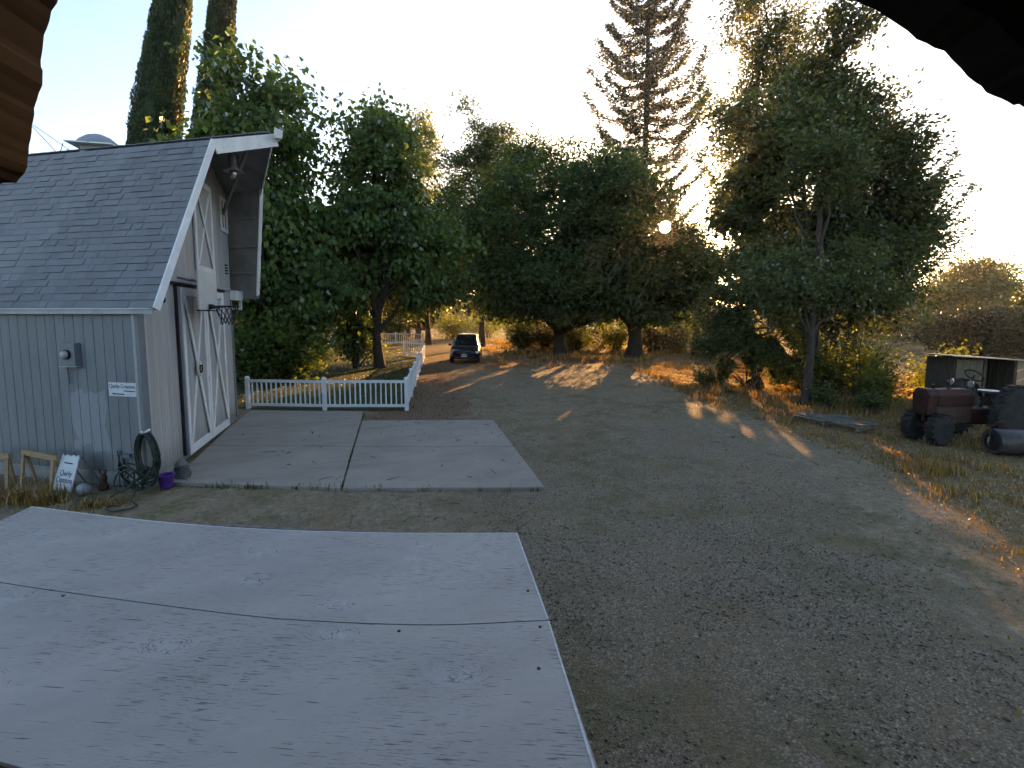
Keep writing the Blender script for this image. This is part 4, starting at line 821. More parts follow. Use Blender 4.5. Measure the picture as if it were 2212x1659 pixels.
tree('oak_tree', 'low dark leafy tree left of the slim leaning trunk', (14.3, 16.4), (-0.2, 0, 3.2), 0.075,
     [(-0.3, 0, 3.0, 1.8, 1.4, 1.5, 1), (-1.2, -0.3, 1.7, 1.4, 1.1, 1.1, 0.9), (0.7, -0.3, 1.6, 1.4, 1.1, 1.2, .9), (-0.2, -0.8, 1.0, 1.3, 0.7, 0.8, 0.6)], 'leaf_oak', 0.14, 340, 125, 0.30, 10, 54, zmin=0.25)
tree('oak_tree', 'dark oak filling the gap below the low sun', (24.5, 27.0), (0.2, 0, 5.5), 0.3,
     [(1.0, 0, 8.0, 2.4, 2.4, 1.8, 1.0), (4.2, -1.5, 8.4, 3.2, 3.0, 2.8, 1.6)], 'leaf_oak', 0.22, 240, 120, 0.5, 14, 55, zmin=5.6, sungap=True)
# conifers with whorled boughs
def conifer(name, label, base, h, tr, z0, z1, rprof, nb, leaf, m, seed, rise=0.12, curl=0.35, per=160, cat='conifer', lean=(0, 0), tuft=1.0, bark='redbark', skip=0.0):
    rg = np.random.default_rng(seed); B = np.array([base[0], base[1], 0.0]); t = thing(name, label, cat, tuple(B)); zz = np.linspace(-0.1, h, 24)
    P = B + np.stack([lean[0] * (zz / h) ** 1.5, lean[1] * (zz / h) ** 1.5, zz], 1); link('trunk', tubes_mesh('trunk', [(P, np.interp(zz / h, [0, 0.06, 1], [tr * 1.35, tr, tr * 0.12]))], M[bark], 10), None, t)
    lines = []; Cs = []; vv = []; od = []
    for i in range(nb):
        f = (i + rg.random()) / nb; z = z0 + (z1 - z0) * f
        if rg.random() < skip: continue
        L = np.interp(f, *rprof) * rg.uniform(0.7, 1.15); a = i * 2.39996 + rg.normal() * 0.3; o = np.array([math.cos(a), math.sin(a), 0])
        pc = np.array([np.interp(z, zz, P[:, 0]), np.interp(z, zz, P[:, 1]), z]); s = np.linspace(0, 1, 9)[:, None]
        dz = L * (rise * s - (rise + 0.16) * np.sin(s * math.pi * 0.8) * 0.55 + curl * s ** 3.2)
        c = pc + o * L * s + np.array([0, 0, 1]) * dz + np.cumsum(rg.normal(size=(9, 3)), 0) * 0.02 * L * s; lines.append((c, np.linspace(0.02 + 0.012 * L, 0.008, 9)))
        k = int(per * (0.4 + 0.6 * L / max(rprof[1])) * tuft); u_ = np.clip(1 - np.abs(rg.normal(size=k)) * 0.42, 0.12, 1.03); x_ = u_ * 8 * 0.999; i0 = np.clip(x_.astype(int), 0, 7); ff = (x_ - i0)[:, None]
        q = c[i0] * (1 - ff) + c[i0 + 1] * ff; sp = 0.10 * L * (0.35 + 0.65 * (1 - np.abs(u_ - 0.75)))[:, None]
        sdv = np.array([-o[1], o[0], 0]); q = q + sdv * rg.normal(size=(k, 1)) * sp * 1.1 + np.array([0, 0, 1]) * (rg.normal(size=(k, 1)) * 0.10 * (0.6 + 0.12 * L) - 0.03 * L * rg.random((k, 1))) + o * rg.normal(size=(k, 1)) * sp * 0.4
        Cs.append(q); vv.append(0.4 + rg.normal() * 0.12 + rg.normal(size=k) * 0.2); od.append(np.repeat((o * 0.9 + np.array([0, 0, 0.5 * curl]))[None], k, 0))
    Cs = np.concatenate(Cs); vv = np.concatenate(vv); od = np.concatenate(od); ok = lit_gaps(Cs) & gap(Cs, 0.5); Cs, vv, od = Cs[ok], vv[ok], od[ok]
    link('boughs', tubes_mesh('boughs', lines, M[bark], 5), None, t, 'stuff'); link('crown', leaf_mesh('crown', Cs, leaf, M[m], rg, vv, droop=0.2, aspect=0.34, up=0.2, out=od), None, t); return t
conifer('redwood_tree', 'very tall redwood with straight bare-looking trunk against the bright sky', (25.2, 45.3), 43, 0.50, 12.5, 42.5,
        ([0, 0.25, 0.55, 0.8, 1], [5.0, 6.0, 5.0, 3.2, 0.6]), 120, 0.36, 'needle', 61, rise=0.05, curl=0.42, per=600)
conifer('pine_tree', 'pine with upswept candle tips at the right of the clump', (19.9, 16.9), 11.2, 0.17, 3.6, 11.0, ([0, 0.3, 0.7, 1], [3.0, 3.0, 1.9, 0.3]), 95, 0.19, 'needle', 62, rise=0.25, curl=0.55, per=420, lean=(0.9, -0.2), bark='bark')
# shrubs
sg_ = 'sunlit bushes in the right-hand clump'
for i, (x_, y_, r_, h_, lb) in enumerate([(13.3, 15.2, 1.1, 1.9, 'sunlit bush just left of the slim leaning trunk'), (14.8, 14.2, 1.5, 2.7, 'tall sunlit bush just right of the slim leaning trunk'), (16.3, 13.3, 1.6, 2.8, 'sunlit leafy bush left of the little shed'),
        (17.9, 15.4, 1.6, 2.6, 'tall sunlit bush behind the shrub by the shed'), (18.3, 12.3, 1.2, 2.2, 'sunlit bush touching the shed side'), (15.4, 12.2, 0.8, 1.2, 'low sunlit bush between wood pile and shed')]):
    shrub('sunlit_bush', lb, (x_, y_), r_, h_, 'leaf_yel', 0.12, 3000, 70 + i, sg_, stems=12)
for i, (x_, y_, r_, h_, lb) in enumerate([(13.7, 15.9, 1.1, 1.6, 'dark brush under the low dark leafy tree'), (15.6, 15.2, 1.3, 2.1, 'dark brush behind the slim leaning trunk'), (17.2, 14.0, 1.2, 2.0, 'dark brush under the large oak near the shed'), (12.6, 16.6, 0.8, 1.0, 'low dark brush at the left edge of the clump')]):
    shrub('dark_brush', lb, (x_, y_), r_, h_, 'leaf_oak', 0.11, 4200, 140 + i, 'dark brush under the right-hand clump')
shrub('grey_bush', 'small blue-green bush at the foot of the slim trunk', (13.1, 12.0), 0.5, 0.9, 'leaf_oak', 0.09, 1500, 76)
shrub('grey_bush', 'dark green weed bush behind the wood pile', (13.9, 11.1), 0.55, 0.8, 'leaf_oak', 0.09, 1500, 77)
bsg = 'bushes beyond the drive trees'
for i, (x_, y_, r_, h_, m_, lb) in enumerate([(14.6, 37.0, 2.3, 3.3, 'leaf_yel', 'bright bush seen between the two stout trunks'), (17.6, 35.8, 2.0, 3.4, 'leaf_yel', 'bright bush close behind the right stout trunk'), (12.2, 38.5, 2.2, 3.0, 'far', 'bush behind the left stout trunk'),
        (19.8, 33.2, 2.0, 2.8, 'far', 'pale bush right of the right stout trunk'), (21.4, 29.0, 1.5, 1.7, 'leaf_oak', 'dark bush beside the wire fence post'), (9.9, 37.5, 1.7, 2.6, 'leaf_oak', 'dark bush between the car and the left stout trunk'), (16.2, 40.5, 2.4, 4.0, 'far', 'taller bush far behind the two stout trunks'),
        (6.6, 58, 2.8, 3.4, 'leaf_yel', 'sunlit bush far behind the car roof'), (11.0, 60, 3.2, 3.6, 'leaf_yel', 'sunlit bush far beyond the car to its right'), (-0.4, 57.0, 2.6, 3.2, 'far', 'bush beyond the distant white fence'), (25.5, 30.0, 2.0, 2.4, 'far', 'pale bush beyond the wire fence'), (22.6, 34.5, 2.0, 2.9, 'leaf_oak', 'dark bush beyond the fence under the sun')]):
    shrub('field_bush', lb, (x_, y_), r_, h_, m_, 0.19, 5200, 80 + i, bsg, stems=14)
sp_ = thing('young_tree', 'thin dark sapling trunk standing in the bright field', 'tree', (8.0, 46.5, 0))
link('trunk', tubes_mesh('trunk', [(bez(np.array([8.0, 46.5, -0.1]), np.array([8.5, 46.5, 1.6]), np.array([8.6, 46.5, 3.6]), 8), np.linspace(0.13, 0.07, 8))], M['bark'], 7), None, sp_)
link('crown', leaf_mesh('crown', np.array([8.6, 46.5, 4.2]) + rng.normal(size=(2500, 3)) * np.array([1.1, 1.0, 0.55]), 0.2, M['leaf_oak'], rng, 0.4 + rng.normal(size=2500) * .2), None, sp_)
# far right: rounded evergreen, weeping trees, far wood
tree('evergreen_dome', 'rounded dark evergreen beyond the little shed', (42.5, 25.7), (0, 0, 2.4), 0.3, [(0, 0, 1.7, 4.2, 3.6, 1.9, 2), (-1.6, 0, 1.6, 3.0, 2.8, 1.4, 1)], 'needle', 0.24, 300, 100, 0.5, 10, 91, zmin=0.2)
tree('willow_tree', 'hazy weeping tree on the far right skyline', (60, 38), (0, 0, 6), 0.3, [(0, 0, 6.2, 2.9, 2.9, 3.0, 1), (2.6, 0, 5.2, 2.2, 2.2, 2.4, 0.7), (-2.4, 0, 4, 3, 3, 2.4, .7)], 'far', 0.34, 150, 60, 0.6, 10, 92, droop=1.0, hang=0.6, zmin=0.4)
tree('willow_tree', 'smaller hazy tree at the right picture edge', (66, 33), (0, 0, 4), 0.25, [(0, 0, 4.0, 3.4, 3, 2.4, 1)], 'far', 0.34, 90, 60, 0.6, 8, 93, zmin=0.4)
rg = np.random.default_rng(99); Cs = []
for i in range(170):
    a = R(rg.uniform(-35, 78)); d_ = rg.uniform(95, 150); hgt = rg.uniform(3.0, 6.5); rr = rg.uniform(3, 6); k = 170
    Cs.append(np.array([d_ * math.sin(a), d_ * math.cos(a), hgt * 0.5]) + unit(rg.normal(size=(k, 3))) * np.array([rr, rr, hgt * 0.55]) * rg.uniform(0.6, 1, (k, 1)))
Cs = np.concatenate(Cs); Cs = Cs[Cs[:, 2] > 0]
link('distant_wood', leaf_mesh('distant_wood', Cs, 1.1, M['far'], rg, 0.45 + rg.normal(size=len(Cs)) * 0.2, aspect=0.8), None, None, 'stuff')
hg = 'dark trees closing the view behind the lawn and drive'
for i, (x_, y_, w_, h_, lb) in enumerate([(-14, 60, 6, 9, 'dark tree behind the white fence stub beside the barn'), (-6, 62, 6, 9.5, 'dark tree behind the left end of the distant fence'), (1.5, 64, 4.5, 8.5, 'dark tree behind the right end of the distant fence'),
        (40, 60, 5, 5.5, 'far tree behind the low dark oak')]):
    tree('far_tree', lb, (x_, y_), (0, 0, h_ * 0.6), 0.3, [(0, 0, h_ * 0.55, w_, w_ * 0.8, h_ * 0.5, 1), (w_ * 0.5, 0, h_ * 0.4, w_ * 0.7, w_ * 0.6, h_ * 0.38, .6)], 'leaf_oak', 0.36, 190, 90, 0.8, 10, 110 + i, group=hg, zmin=1.5 if i == 2 else 0.5)
hg = 'olive trees on the far right slope'
for i, (x_, y_, w_, h_, lb) in enumerate([(52, 52, 6, 8.5, 'olive-toned far tree behind the pine trunk'), (62, 50, 6.5, 9, 'olive-toned far tree right of the pine'), (70, 44, 7, 9.5, 'tallest olive-toned far tree near the right edge'), (58, 36, 5, 6.5, 'low olive-toned tree above the rounded evergreen'), (50, 24, 5, 5.5, 'low olive-toned tree behind the rounded evergreen'), (74, 34, 7, 8.5, 'far tree on the right picture edge')]):
    tree('far_tree', lb, (x_, y_), (0, 0, h_ * 0.6), 0.3, [(0, 0, h_ * 0.55, w_, w_ * 0.8, h_ * 0.5, 1), (w_ * 0.5, 0, h_ * 0.4, w_ * 0.7, w_ * 0.6, h_ * 0.38, .6)], 'leaf_oak', 0.36, 190, 90, 0.8, 10, 130 + i, group=hg, zmin=0.3)
# bare dead twigs hanging in the dark trees
dt = thing('dead_limb', 'pale bare dead twigs hanging in front of the dark drive trees', 'branch', (13.5, 26.6, 5.0))
rt_ = random.Random(8)
for (x_, y_, z_) in ((12.0, 26.9, 6.2), (12.9, 26.4, 5.9), (14.4, 25.6, 4.6), (13.7, 26.0, 4.2), (15.3, 25.4, 6.0)):
    p = Vector((x_, y_, z_))
    for k in range(3):
        q = p + Vector((rt_.uniform(-0.8, 0.9), rt_.uniform(-0.3, 0.3), rt_.uniform(-1.7, -0.7))); md = (p + q) / 2 + Vector((rt_.uniform(-.5, .5), 0, 0.35))
        MB().tube([p.lerp(md, t).lerp(md.lerp(q, t), t) for t in np.linspace(0, 1, 7)], [0.02, 0.018, 0.016, 0.014, 0.012, 0.01, 0.007], 5).build('twig', M['palebark'], dt)

# ================================================================== parked car (front towards the yard)
car = thing('parked_car', 'dark blue car parked nose-on under the trees beside the white fence', 'car', (4.35, 30.3, 0), R(-12))
def loft(mb, secs, cap=True):
    k = len(secs[0]); vs_ = [p for s in secs for p in s]; fs_ = [(i * k + j, i * k + j + 1, (i + 1) * k + j + 1, (i + 1) * k + j) for i in range(len(secs) - 1) for j in range(k - 1)]
    fs_ += [((i + 1) * k, (i + 1) * k + k - 1, i * k + k - 1, i * k) for i in range(len(secs) - 1)]
    if cap: fs_ += [tuple(range(k)), tuple(range((len(secs) - 1) * k, len(secs) * k))[::-1]]
    return mb.add(vs_, fs_)
def sec(y, wd, zb, zt, cr=0.03):
    h = [(wd * 0.80, zb), (wd * 0.97, zb + 0.10), (wd, zb + 0.28), (wd * 0.99, zt - 0.14), (wd * 0.93, zt - 0.03), (wd * 0.80, zt), (wd * 0.4, zt + cr), (0, zt + cr * 1.3)]
    return [(x_, y, z_) for x_, z_ in h] + [(-x_, y, z_) for x_, z_ in h[-2::-1]]
mb = MB(); loft(mb, [sec(-2.28, 0.60, 0.34, 0.66), sec(-2.22, 0.76, 0.26, 0.74), sec(-2.05, 0.86, 0.24, 0.82), sec(-1.7, 0.91, 0.25, 0.90), sec(-1.15, 0.92, 0.26, 1.01), sec(-0.5, 0.92, 0.26, 1.03), sec(1.2, 0.92, 0.26, 1.04), sec(1.9, 0.90, 0.28, 1.04), sec(2.25, 0.84, 0.36, 1.0)])
body = mb.build('body', M['carpaint'], car, smooth=True)
def gsec(y, wb, wt, zb, zt): 
    h = [(wb, zb), (wb * 0.96 + wt * 0.04, zb + 0.1), ((wb + wt * 2) / 3, zb + (zt - zb) * 0.72), (wt, zt - 0.03), (wt * 0.8, zt + 0.02), (0, zt + 0.04)]
    return [(x_, y, z_) for x_, z_ in h] + [(-x_, y, z_) for x_, z_ in h[-2::-1]]
mb = MB(); loft(mb, [gsec(-1.28, 0.80, 0.74, 0.98, 1.03), gsec(-0.85, 0.83, 0.70, 1.0, 1.30), gsec(-0.38, 0.84, 0.66, 1.0, 1.61), gsec(0.3, 0.84, 0.67, 1.0, 1.68), gsec(1.5, 0.83, 0.66, 1.0, 1.66), gsec(2.0, 0.81, 0.62, 1.0, 1.50), gsec(2.18, 0.8, 0.7, 1.0, 1.06)])
mb.build('cabin', M['carpaint'], car, smooth=True)
MB().prism([(-0.68, -1.235, 1.06), (0.68, -1.235, 1.06), (0.575, -0.40, 1.615), (-0.575, -0.40, 1.615)], (0, -0.035, 0.028)).build('windshield', M['glass'], car)
for s in (-1, 1):
    MB().prism([(s * 0.845, -0.75, 1.06), (s * 0.845, 0.25, 1.06), (s * 0.705, 0.22, 1.54), (s * 0.705, -0.28, 1.52)], (s * 0.012, 0, 0.003)).build('side_window', M['glass'], car)
    MB().prism([(s * 0.845, 0.33, 1.06), (s * 0.84, 1.35, 1.06), (s * 0.70, 1.3, 1.54), (s * 0.705, 0.30, 1.54)], (s * 0.012, 0, 0.003)).build('side_window', M['glass'], car)
    MB().lathe([(0.02, 0), (0.11, 0.02), (0.10, 0.1), (0.02, 0.13)], (s * 0.70, -2.10, 0.66), 12, Matrix.Rotation(R(78), 3, 'X') @ Matrix.Diagonal((1.35, 0.9, 1))).build('headlight', M['lamp'], car, smooth=True)
    mr = MB().box((s * 1.0, -0.78, 1.08), (0.2, 0.1, 0.14)).build('side_mirror', M['carpaint'], car, bevel=0.03); MB().bar((s * 0.86, -0.8, 1.03), (s * 0.98, -0.79, 1.05), 0.04, 0.04).build('mirror_arm', M['black'], mr)
    MB().lathe([(0.02, 0), (0.06, 0.01), (0.05, 0.03)], (s * 0.66, -2.2, 0.40), 10, Matrix.Rotation(R(90), 3, 'X')).build('fog_lamp', M['lamp'], car)
    for y_ in (-1.42, 1.40):
        rot = Matrix.Rotation(R(90), 3, 'Y')
        wh = MB().lathe([(0.2, -0.11), (0.31, -0.11), (0.335, -0.07), (0.335, 0.07), (0.31, 0.11), (0.2, 0.11)], (s * 0.82, y_, 0.335), 22, rot).build('wheel', M['rubber'], car, smooth=True)
        MB().lathe([(0.03, -0.115), (0.205, -0.1), (0.205, 0.1), (0.03, 0.115)], (s * 0.82, y_, 0.335), 14, rot).build('rim', M['steel'], wh)
MB().prism([(-0.42, -2.262, 0.60), (0.42, -2.262, 0.60), (0.5, -2.24, 0.72), (-0.5, -2.24, 0.72)], (0, -0.03, 0)).build('grille', M['black'], car)
MB().bar((-0.46, -2.30, 0.725), (0.46, -2.30, 0.725), 0.02, 0.018).build('grille_bar', M['chrome'], car)
em = MB(); [em.box((x_, -2.305, 0.655), (0.018, 0.012, 0.095)) for x_ in (-0.04, 0.04)]; em.box((0, -2.305, 0.655), (0.07, 0.012, 0.016)); em.build('emblem', M['chrome'], car)
MB().prism([(-0.55, -2.27, 0.30), (0.55, -2.27, 0.30), (0.6, -2.26, 0.40), (-0.6, -2.26, 0.40)], (0, -0.02, 0)).build('lower_grille', M['black'], car)
pl = MB().box((0, -2.31, 0.50), (0.32, 0.015, 0.16)).build('number_plate', M['plate'], car); MB().box((0, -2.322, 0.50), (0.24, 0.006, 0.05)).build('plate_characters', M['navy'], pl)
for s in (-1, 1): MB().bar((s * 0.3, -1.28, 1.07), (s * 0.02, -1.2, 1.10), 0.015, 0.015).build('wiper', M['black'], car)

# ================================================================== old tractor
tr_ = thing('old_tractor', 'rusty red vintage tractor parked in dry grass before the little shed', 'tractor', (12.8, 8.05, 0), R(-95))
tr_.scale = (0.88, 0.9, 1.08)
def wheel(name, c, r, wd, lug, tilt=0):
    rot = Matrix.Rotation(R(90), 3, 'Y')
    o = MB().lathe([(r * 0.62, -wd / 2), (r * 0.9, -wd / 2), (r * 0.97, -wd * 0.36), (r * 0.97, wd * 0.36), (r * 0.9, wd / 2), (r * 0.62, wd / 2)], c, 28, rot).build(name, M['rubber'], tr_, smooth=True)
    mb = MB()
    for k in range(lug):
        a = 2 * math.pi * k / lug; p = Vector(c) + Vector((0, math.cos(a), math.sin(a))) * r * 0.975; q = Vector(c) + Vector((0, math.cos(a + 0.12), math.sin(a + 0.12))) * r * 0.975
        mb.bar(p + Vector((-wd * 0.46, 0, 0)), q, 0.04, 0.05, (0, math.cos(a), math.sin(a))); mb.bar(q, p + Vector((wd * 0.46, 0, 0)), 0.04, 0.05, (0, math.cos(a), math.sin(a)))
    mb.build('tread_lugs', M['rubber'], o, kind='stuff')
    MB().lathe([(0.03, -wd * 0.32), (r * 0.12, -wd * 0.3), (r * 0.5, -wd * 0.18), (r * 0.63, -wd * 0.42), (r * 0.63, wd * 0.42), (r * 0.5, wd * 0.18), (r * 0.12, wd * 0.3), (0.03, wd * 0.32)], c, 24, rot).build('wheel_disc', M['red'], o, smooth=True)
    return o
for s in (-1, 1):
    wheel('rear_wheel', (s * 0.68, 0.72, 0.64), 0.64, 0.28, 22); wheel('front_wheel', (s * 0.32, -1.0, 0.33), 0.33, 0.24, 16)
    MB().add(*(lambda P: (P + [(x_ + s * 0.26, y_, z_) for x_, y_, z_ in P], [(i, i + 1, i + 10, i + 9) for i in range(8)]))([(s * 0.55, 0.78 + 0.68 * math.cos(t), 0.60 + 0.68 * math.sin(t)) for t in np.linspace(R(15), R(150), 9)])).build('fender', M['red'], tr_)
MB().prism([(-0.2, -1.25, 0.62), (0.2, -1.25, 0.62), (0.23, -1.25, 1.05), (0.14, -1.25, 1.17), (-0.14, -1.25, 1.17), (-0.23, -1.25, 1.05)], (0, 0.28, 0)).build('radiator', M['red'], tr_, bevel=0.02)
for k in range(7): MB().box((0, -1.257, 0.70 + k * 0.055), (0.34, 0.012, 0.014)).build('grille_slat', M['black'], tr_)
MB().prism([(-0.2, -0.95, 0.80), (0.2, -0.95, 0.80), (0.22, -0.95, 1.04), (0.13, -0.95, 1.16), (-0.13, -0.95, 1.16), (-0.22, -0.95, 1.04)], (0, 1.1, -0.02)).build('hood', M['red'], tr_, bevel=0.02)
MB().box((0, -0.42, 0.60), (0.34, 1.15, 0.38)).build('engine', noisy('greasy_iron', (0.03, 0.018, 0.015), (0.09, 0.04, 0.03), 9, 0.7), tr_, bevel=0.02)
for k in range(4): MB().tube([(-0.17, -0.8 + k * 0.2, 0.74), (-0.25, -0.8 + k * 0.2, 0.68), (-0.26, -0.8 + k * 0.2, 0.52)], 0.03, 7).build('manifold_pipe', M['rust'], tr_)
MB().box((0, 0.5, 0.55), (0.36, 0.8, 0.36)).build('gearbox', M['red'], tr_, bevel=0.04)
MB().bar((-0.75, 0.78, 0.60), (0.75, 0.78, 0.60), 0.14, 0.14).build('rear_axle', M['red'], tr_)
MB().bar((-0.34, -1.05, 0.36), (0.34, -1.05, 0.36), 0.08, 0.08).build('front_axle', M['red'], tr_); MB().tube([(0, -1.05, 0.36), (0, -1.02, 0.72)], 0.06, 8).build('steering_pedestal', M['red'], tr_)
MB().tube([(0, 0.1, 1.12), (0, 0.34, 1.42)], 0.025, 7).build('steering_column', M['black'], tr_)
MB().tube([(0.2 * math.cos(t), 0.34 + 0.2 * math.sin(t) * 0.75, 1.42 + 0.2 * math.sin(t) * -0.62) for t in np.linspace(0, 2 * math.pi, 22)], 0.016, 6, False).build('steering_wheel', M['black'], tr_)
MB().lathe([(0.02, 0), (0.2, 0.01), (0.23, 0.06), (0.22, 0.07), (0.02, 0.03)], (0, 0.82, 1.02), 16).build('seat', M['steel'], tr_, smooth=True); MB().bar((0, 0.6, 0.74), (0, 0.82, 1.02), 0.08, 0.03).build('seat_spring', M['black'], tr_)
MB().tube([(0.1, -0.55, 1.14), (0.1, -0.55, 1.52)], 0.028, 8).build('exhaust', M['rust'], tr_); MB().tube([(-0.08, -0.8, 1.15), (-0.08, -0.8, 1.24)], 0.04, 8).build('air_cleaner', M['black'], tr_)
for s in (-1, 1): MB().lathe([(0.02, 0), (0.07, 0.03), (0.075, 0.06), (0.02, 0.065)], (s * 0.24, -0.02, 1.27), 12, Matrix.Rotation(R(90), 3, 'X')).build('headlamp', M['lamp'], tr_, smooth=True); MB().tube([(s * 0.24, 0, 1.05), (s * 0.24, 0, 1.25)], 0.012, 5).build('lamp_bracket', M['black'], tr_)
for s in (-1, 1): MB().tube([(s * 0.12, 0.2, 0.75), (s * 0.15, 0.28, 1.25)], 0.012, 5).build('lever', M['black'], tr_)
# lawn roller
rl = thing('lawn_roller', 'steel lawn roller drum lying beside the tractor', 'roller', (12.45, 6.95, 0))
ax = Vector((0.93, -0.36, 0)).normalized(); mo = frame((0, 0, 0), Z.cross(ax), Z, ax).to_3x3(); rcn = Vector((12.5, 6.98, 0.27))
MB().lathe([(0.20, -0.28), (0.26, -0.29), (0.27, -0.27), (0.27, 0.27), (0.26, 0.29), (0.20, 0.28)], rcn, 26, mo).build('drum', noisy('rusty_steel', (0.04, 0.035, 0.035), (0.1, 0.085, 0.08), 6, 0.5, 0.1, metal=0.4), rl, smooth=True)
MB().lathe([(0.03, -0.30), (0.10, -0.31), (0.19, -0.292), (0.2, -0.28)], rcn, 20, mo).build('end_plate', M['black'], rl)
MB().tube([rcn - ax * 0.33, rcn - ax * 0.34 + Vector((-0.1, -0.05, 0.34)), rcn + Vector((-0.5, -0.2, 0.5))], 0.018, 6).build('draw_bar', M['rust'], rl)
MB().tube([rcn - ax * 0.335 + Vector((0.11 * math.cos(t), 0.04 * math.cos(t), 0.11 * math.sin(t))) for t in np.linspace(0, 2 * math.pi, 16)], 0.012, 5, False).build('end_ring', M['steel'], rl)
# little shed
sh = thing('pump_shed', 'small dark plank shed with thin tin roof behind the tractor', 'shed', (15.6, 10.3, 0))
SA, SB_ = Vector((15.3, 9.85, 0)), Vector((17.0, 9.45, 0)); sx_ = (SB_ - SA).normalized(); sy_ = Vector((-sx_.y, sx_.x, 0)); SW = (SB_ - SA).length
def shp(a, b, z): return SA + sx_ * a + sy_ * b + Z * z
for (p, q) in (((0, 0), (0, 0.9)), ((SW, 0), (SW, 0.9)), ((0, 0.9), (SW, 0.9))):
    L = math.hypot(q[0] - p[0], q[1] - p[1]); n_ = int(L / 0.19)
    for k in range(n_):
        f0, f1 = k / n_ + 0.008, (k + 1) / n_ - 0.008; A_, B_ = (p[0] + (q[0] - p[0]) * f0, p[1] + (q[1] - p[1]) * f0), (p[0] + (q[0] - p[0]) * f1, p[1] + (q[1] - p[1]) * f1)
        MB().bar(shp(*A_, 0.85), shp(*B_, 0.85), 0.025, 1.72).build('wall_plank', M['shedwood'], sh)
for k in range(4):
    MB().bar(shp(0.03 + k * 0.19, -0.01, 0.86), shp(0.21 + k * 0.19, -0.01, 0.86), 0.022, 1.66).build('door_plank', noisy('pale_plank%d' % k, (0.085, 0.07, 0.048), (0.14, 0.115, 0.08), 5, 0.9, 0.3, (6, 6, 1)) if k == 0 else bpy.data.materials['pale_plank0'], sh)
for a_ in (0.84, SW - 0.04): MB().bar(shp(a_, 0, 0), shp(a_, 0, 1.74), 0.08, 0.08, sy_).build('corner_post', M['shedwood'], sh)
MB().hexa([shp(-0.3, -0.25, 1.80), shp(SW + 0.22, -0.25, 1.66), shp(SW + 0.22, 1.05, 1.64), shp(-0.3, 1.05, 1.79), shp(-0.3, -0.25, 1.83), shp(SW + 0.22, -0.25, 1.69), shp(SW + 0.22, 1.05, 1.67), shp(-0.3, 1.05, 1.82)]).build('roof', M['tin'], sh)
# pallets with twigs
pw = thing('wood_pile', 'weathered low pile of slats and sticks at the gravel edge', 'wood pile', (11.35, 10.0, 0))
pd = Vector((0.42, -1.5, 0)).normalized(); pn = Vector((pd.y, -pd.x, 0)); pr_ = random.Random(4); pc = Vector((11.33, 10.05, 0))
for k in range(3): MB().bar(pc + pd * (-0.8 + 0.8 * k) - pn * 0.42 + Z * 0.07, pc + pd * (-0.8 + 0.8 * k) + pn * 0.42 + Z * 0.07, 0.06, 0.10).build('bearer', M['greywood'], pw)
for k in range(6): MB().bar(pc - pd * pr_.uniform(0.78, 0.95) + pn * (-0.4 + 0.155 * k) + Z * (0.135 + pr_.uniform(0, .02)), pc + pd * pr_.uniform(0.78, 0.98) + pn * (-0.4 + 0.155 * k + pr_.uniform(-.03, .03)) + Z * (0.125 + pr_.uniform(0, .07)), 0.07, 0.02).build('slat', M['greywood'], pw)
for k in range(26):
    a_ = pc + pd * pr_.uniform(-1.0, 0.9) + pn * pr_.uniform(-0.4, 0.4) + Z * pr_.uniform(0.16, 0.22); b_ = a_ + pd * pr_.uniform(-0.6, 0.6) + pn * pr_.uniform(-0.3, 0.3) + Z * pr_.uniform(-0.04, 0.08)
    MB().tube([a_, (a_ + b_) / 2 + Z * 0.02, b_], [0.014, 0.012, 0.006], 5).build('stick', M['palebark'], pw)
# wire fences
def wirefence(label, pts, h):
    t = thing('wire_fence', label, 'fence', (*pts[0], 0))
    for p in pts: MB().bar((p[0], p[1], -0.1), (p[0] + 0.02, p[1], h), 0.05, 0.05, (0, 1, 0)).build('post', M['greywood'], t)
    for z_ in (0.35, 0.7, 1.05): MB().tube([(p[0], p[1] - 0.03, z_) for p in pts], 0.006, 4).build('wire', M['steel'], t)
wirefence('thin post and wire fence crossing behind the sunlit grass', [(15.6, 26.6), (18.3, 24.8), (21.0, 23.0), (23.7, 21.2)], 1.25)
wirefence('thin post and wire fence right of the little shed', [(19.3, 10.9), (22.2, 12.0), (25.1, 13.1), (28, 14.2)], 1.25)

# ================================================================== plywood platform under the camera
pf = thing('plywood_platform', 'large grey painted plywood platform in the near foreground', 'platform', (-1.3, 3.2, 0))
def crom(P, n=8):
    P = [Vector(p) for p in P]; P = [P[0] * 2 - P[1]] + P + [P[-1] * 2 - P[-2]]; o_ = []
    for i in range(1, len(P) - 2):
        for t in np.linspace(0, 1, n, endpoint=False):
            a, b, c, d = P[i - 1], P[i], P[i + 1], P[i + 2]; o_.append(0.5 * ((2 * b) + (c - a) * t + (2 * a - 5 * b + 4 * c - d) * t * t + (3 * b - a - 3 * c + d) * t ** 3))
    return [(p.x, p.y) for p in o_ + [P[-2]]]
SEAM = crom([(-3.80, 4.50), (-2.866, 4.063), (-2.378, 3.832), (-1.106, 3.262), (-0.50, 3.035), (0.20, 2.83), (0.898, 2.706)]); FARE = crom([(-3.67, 5.66), (-2.6, 5.12), (-1.53, 4.655), (-0.3, 4.245), (1.0, 3.92)])
def sheet(poly, z=1.0):
    P = [Vector((x_, y_, z - 0.018)) for x_, y_ in poly]; s = MB().prism(P, (0, 0, 0.018)).build('plywood_sheet', M['plywood'], pf)
    for a_, b_ in zip(P, P[1:] + P[:1]):
        pass
    return s
sheet([(x_ + 0.001, y_ + 0.010) for x_, y_ in SEAM] + FARE[::-1])
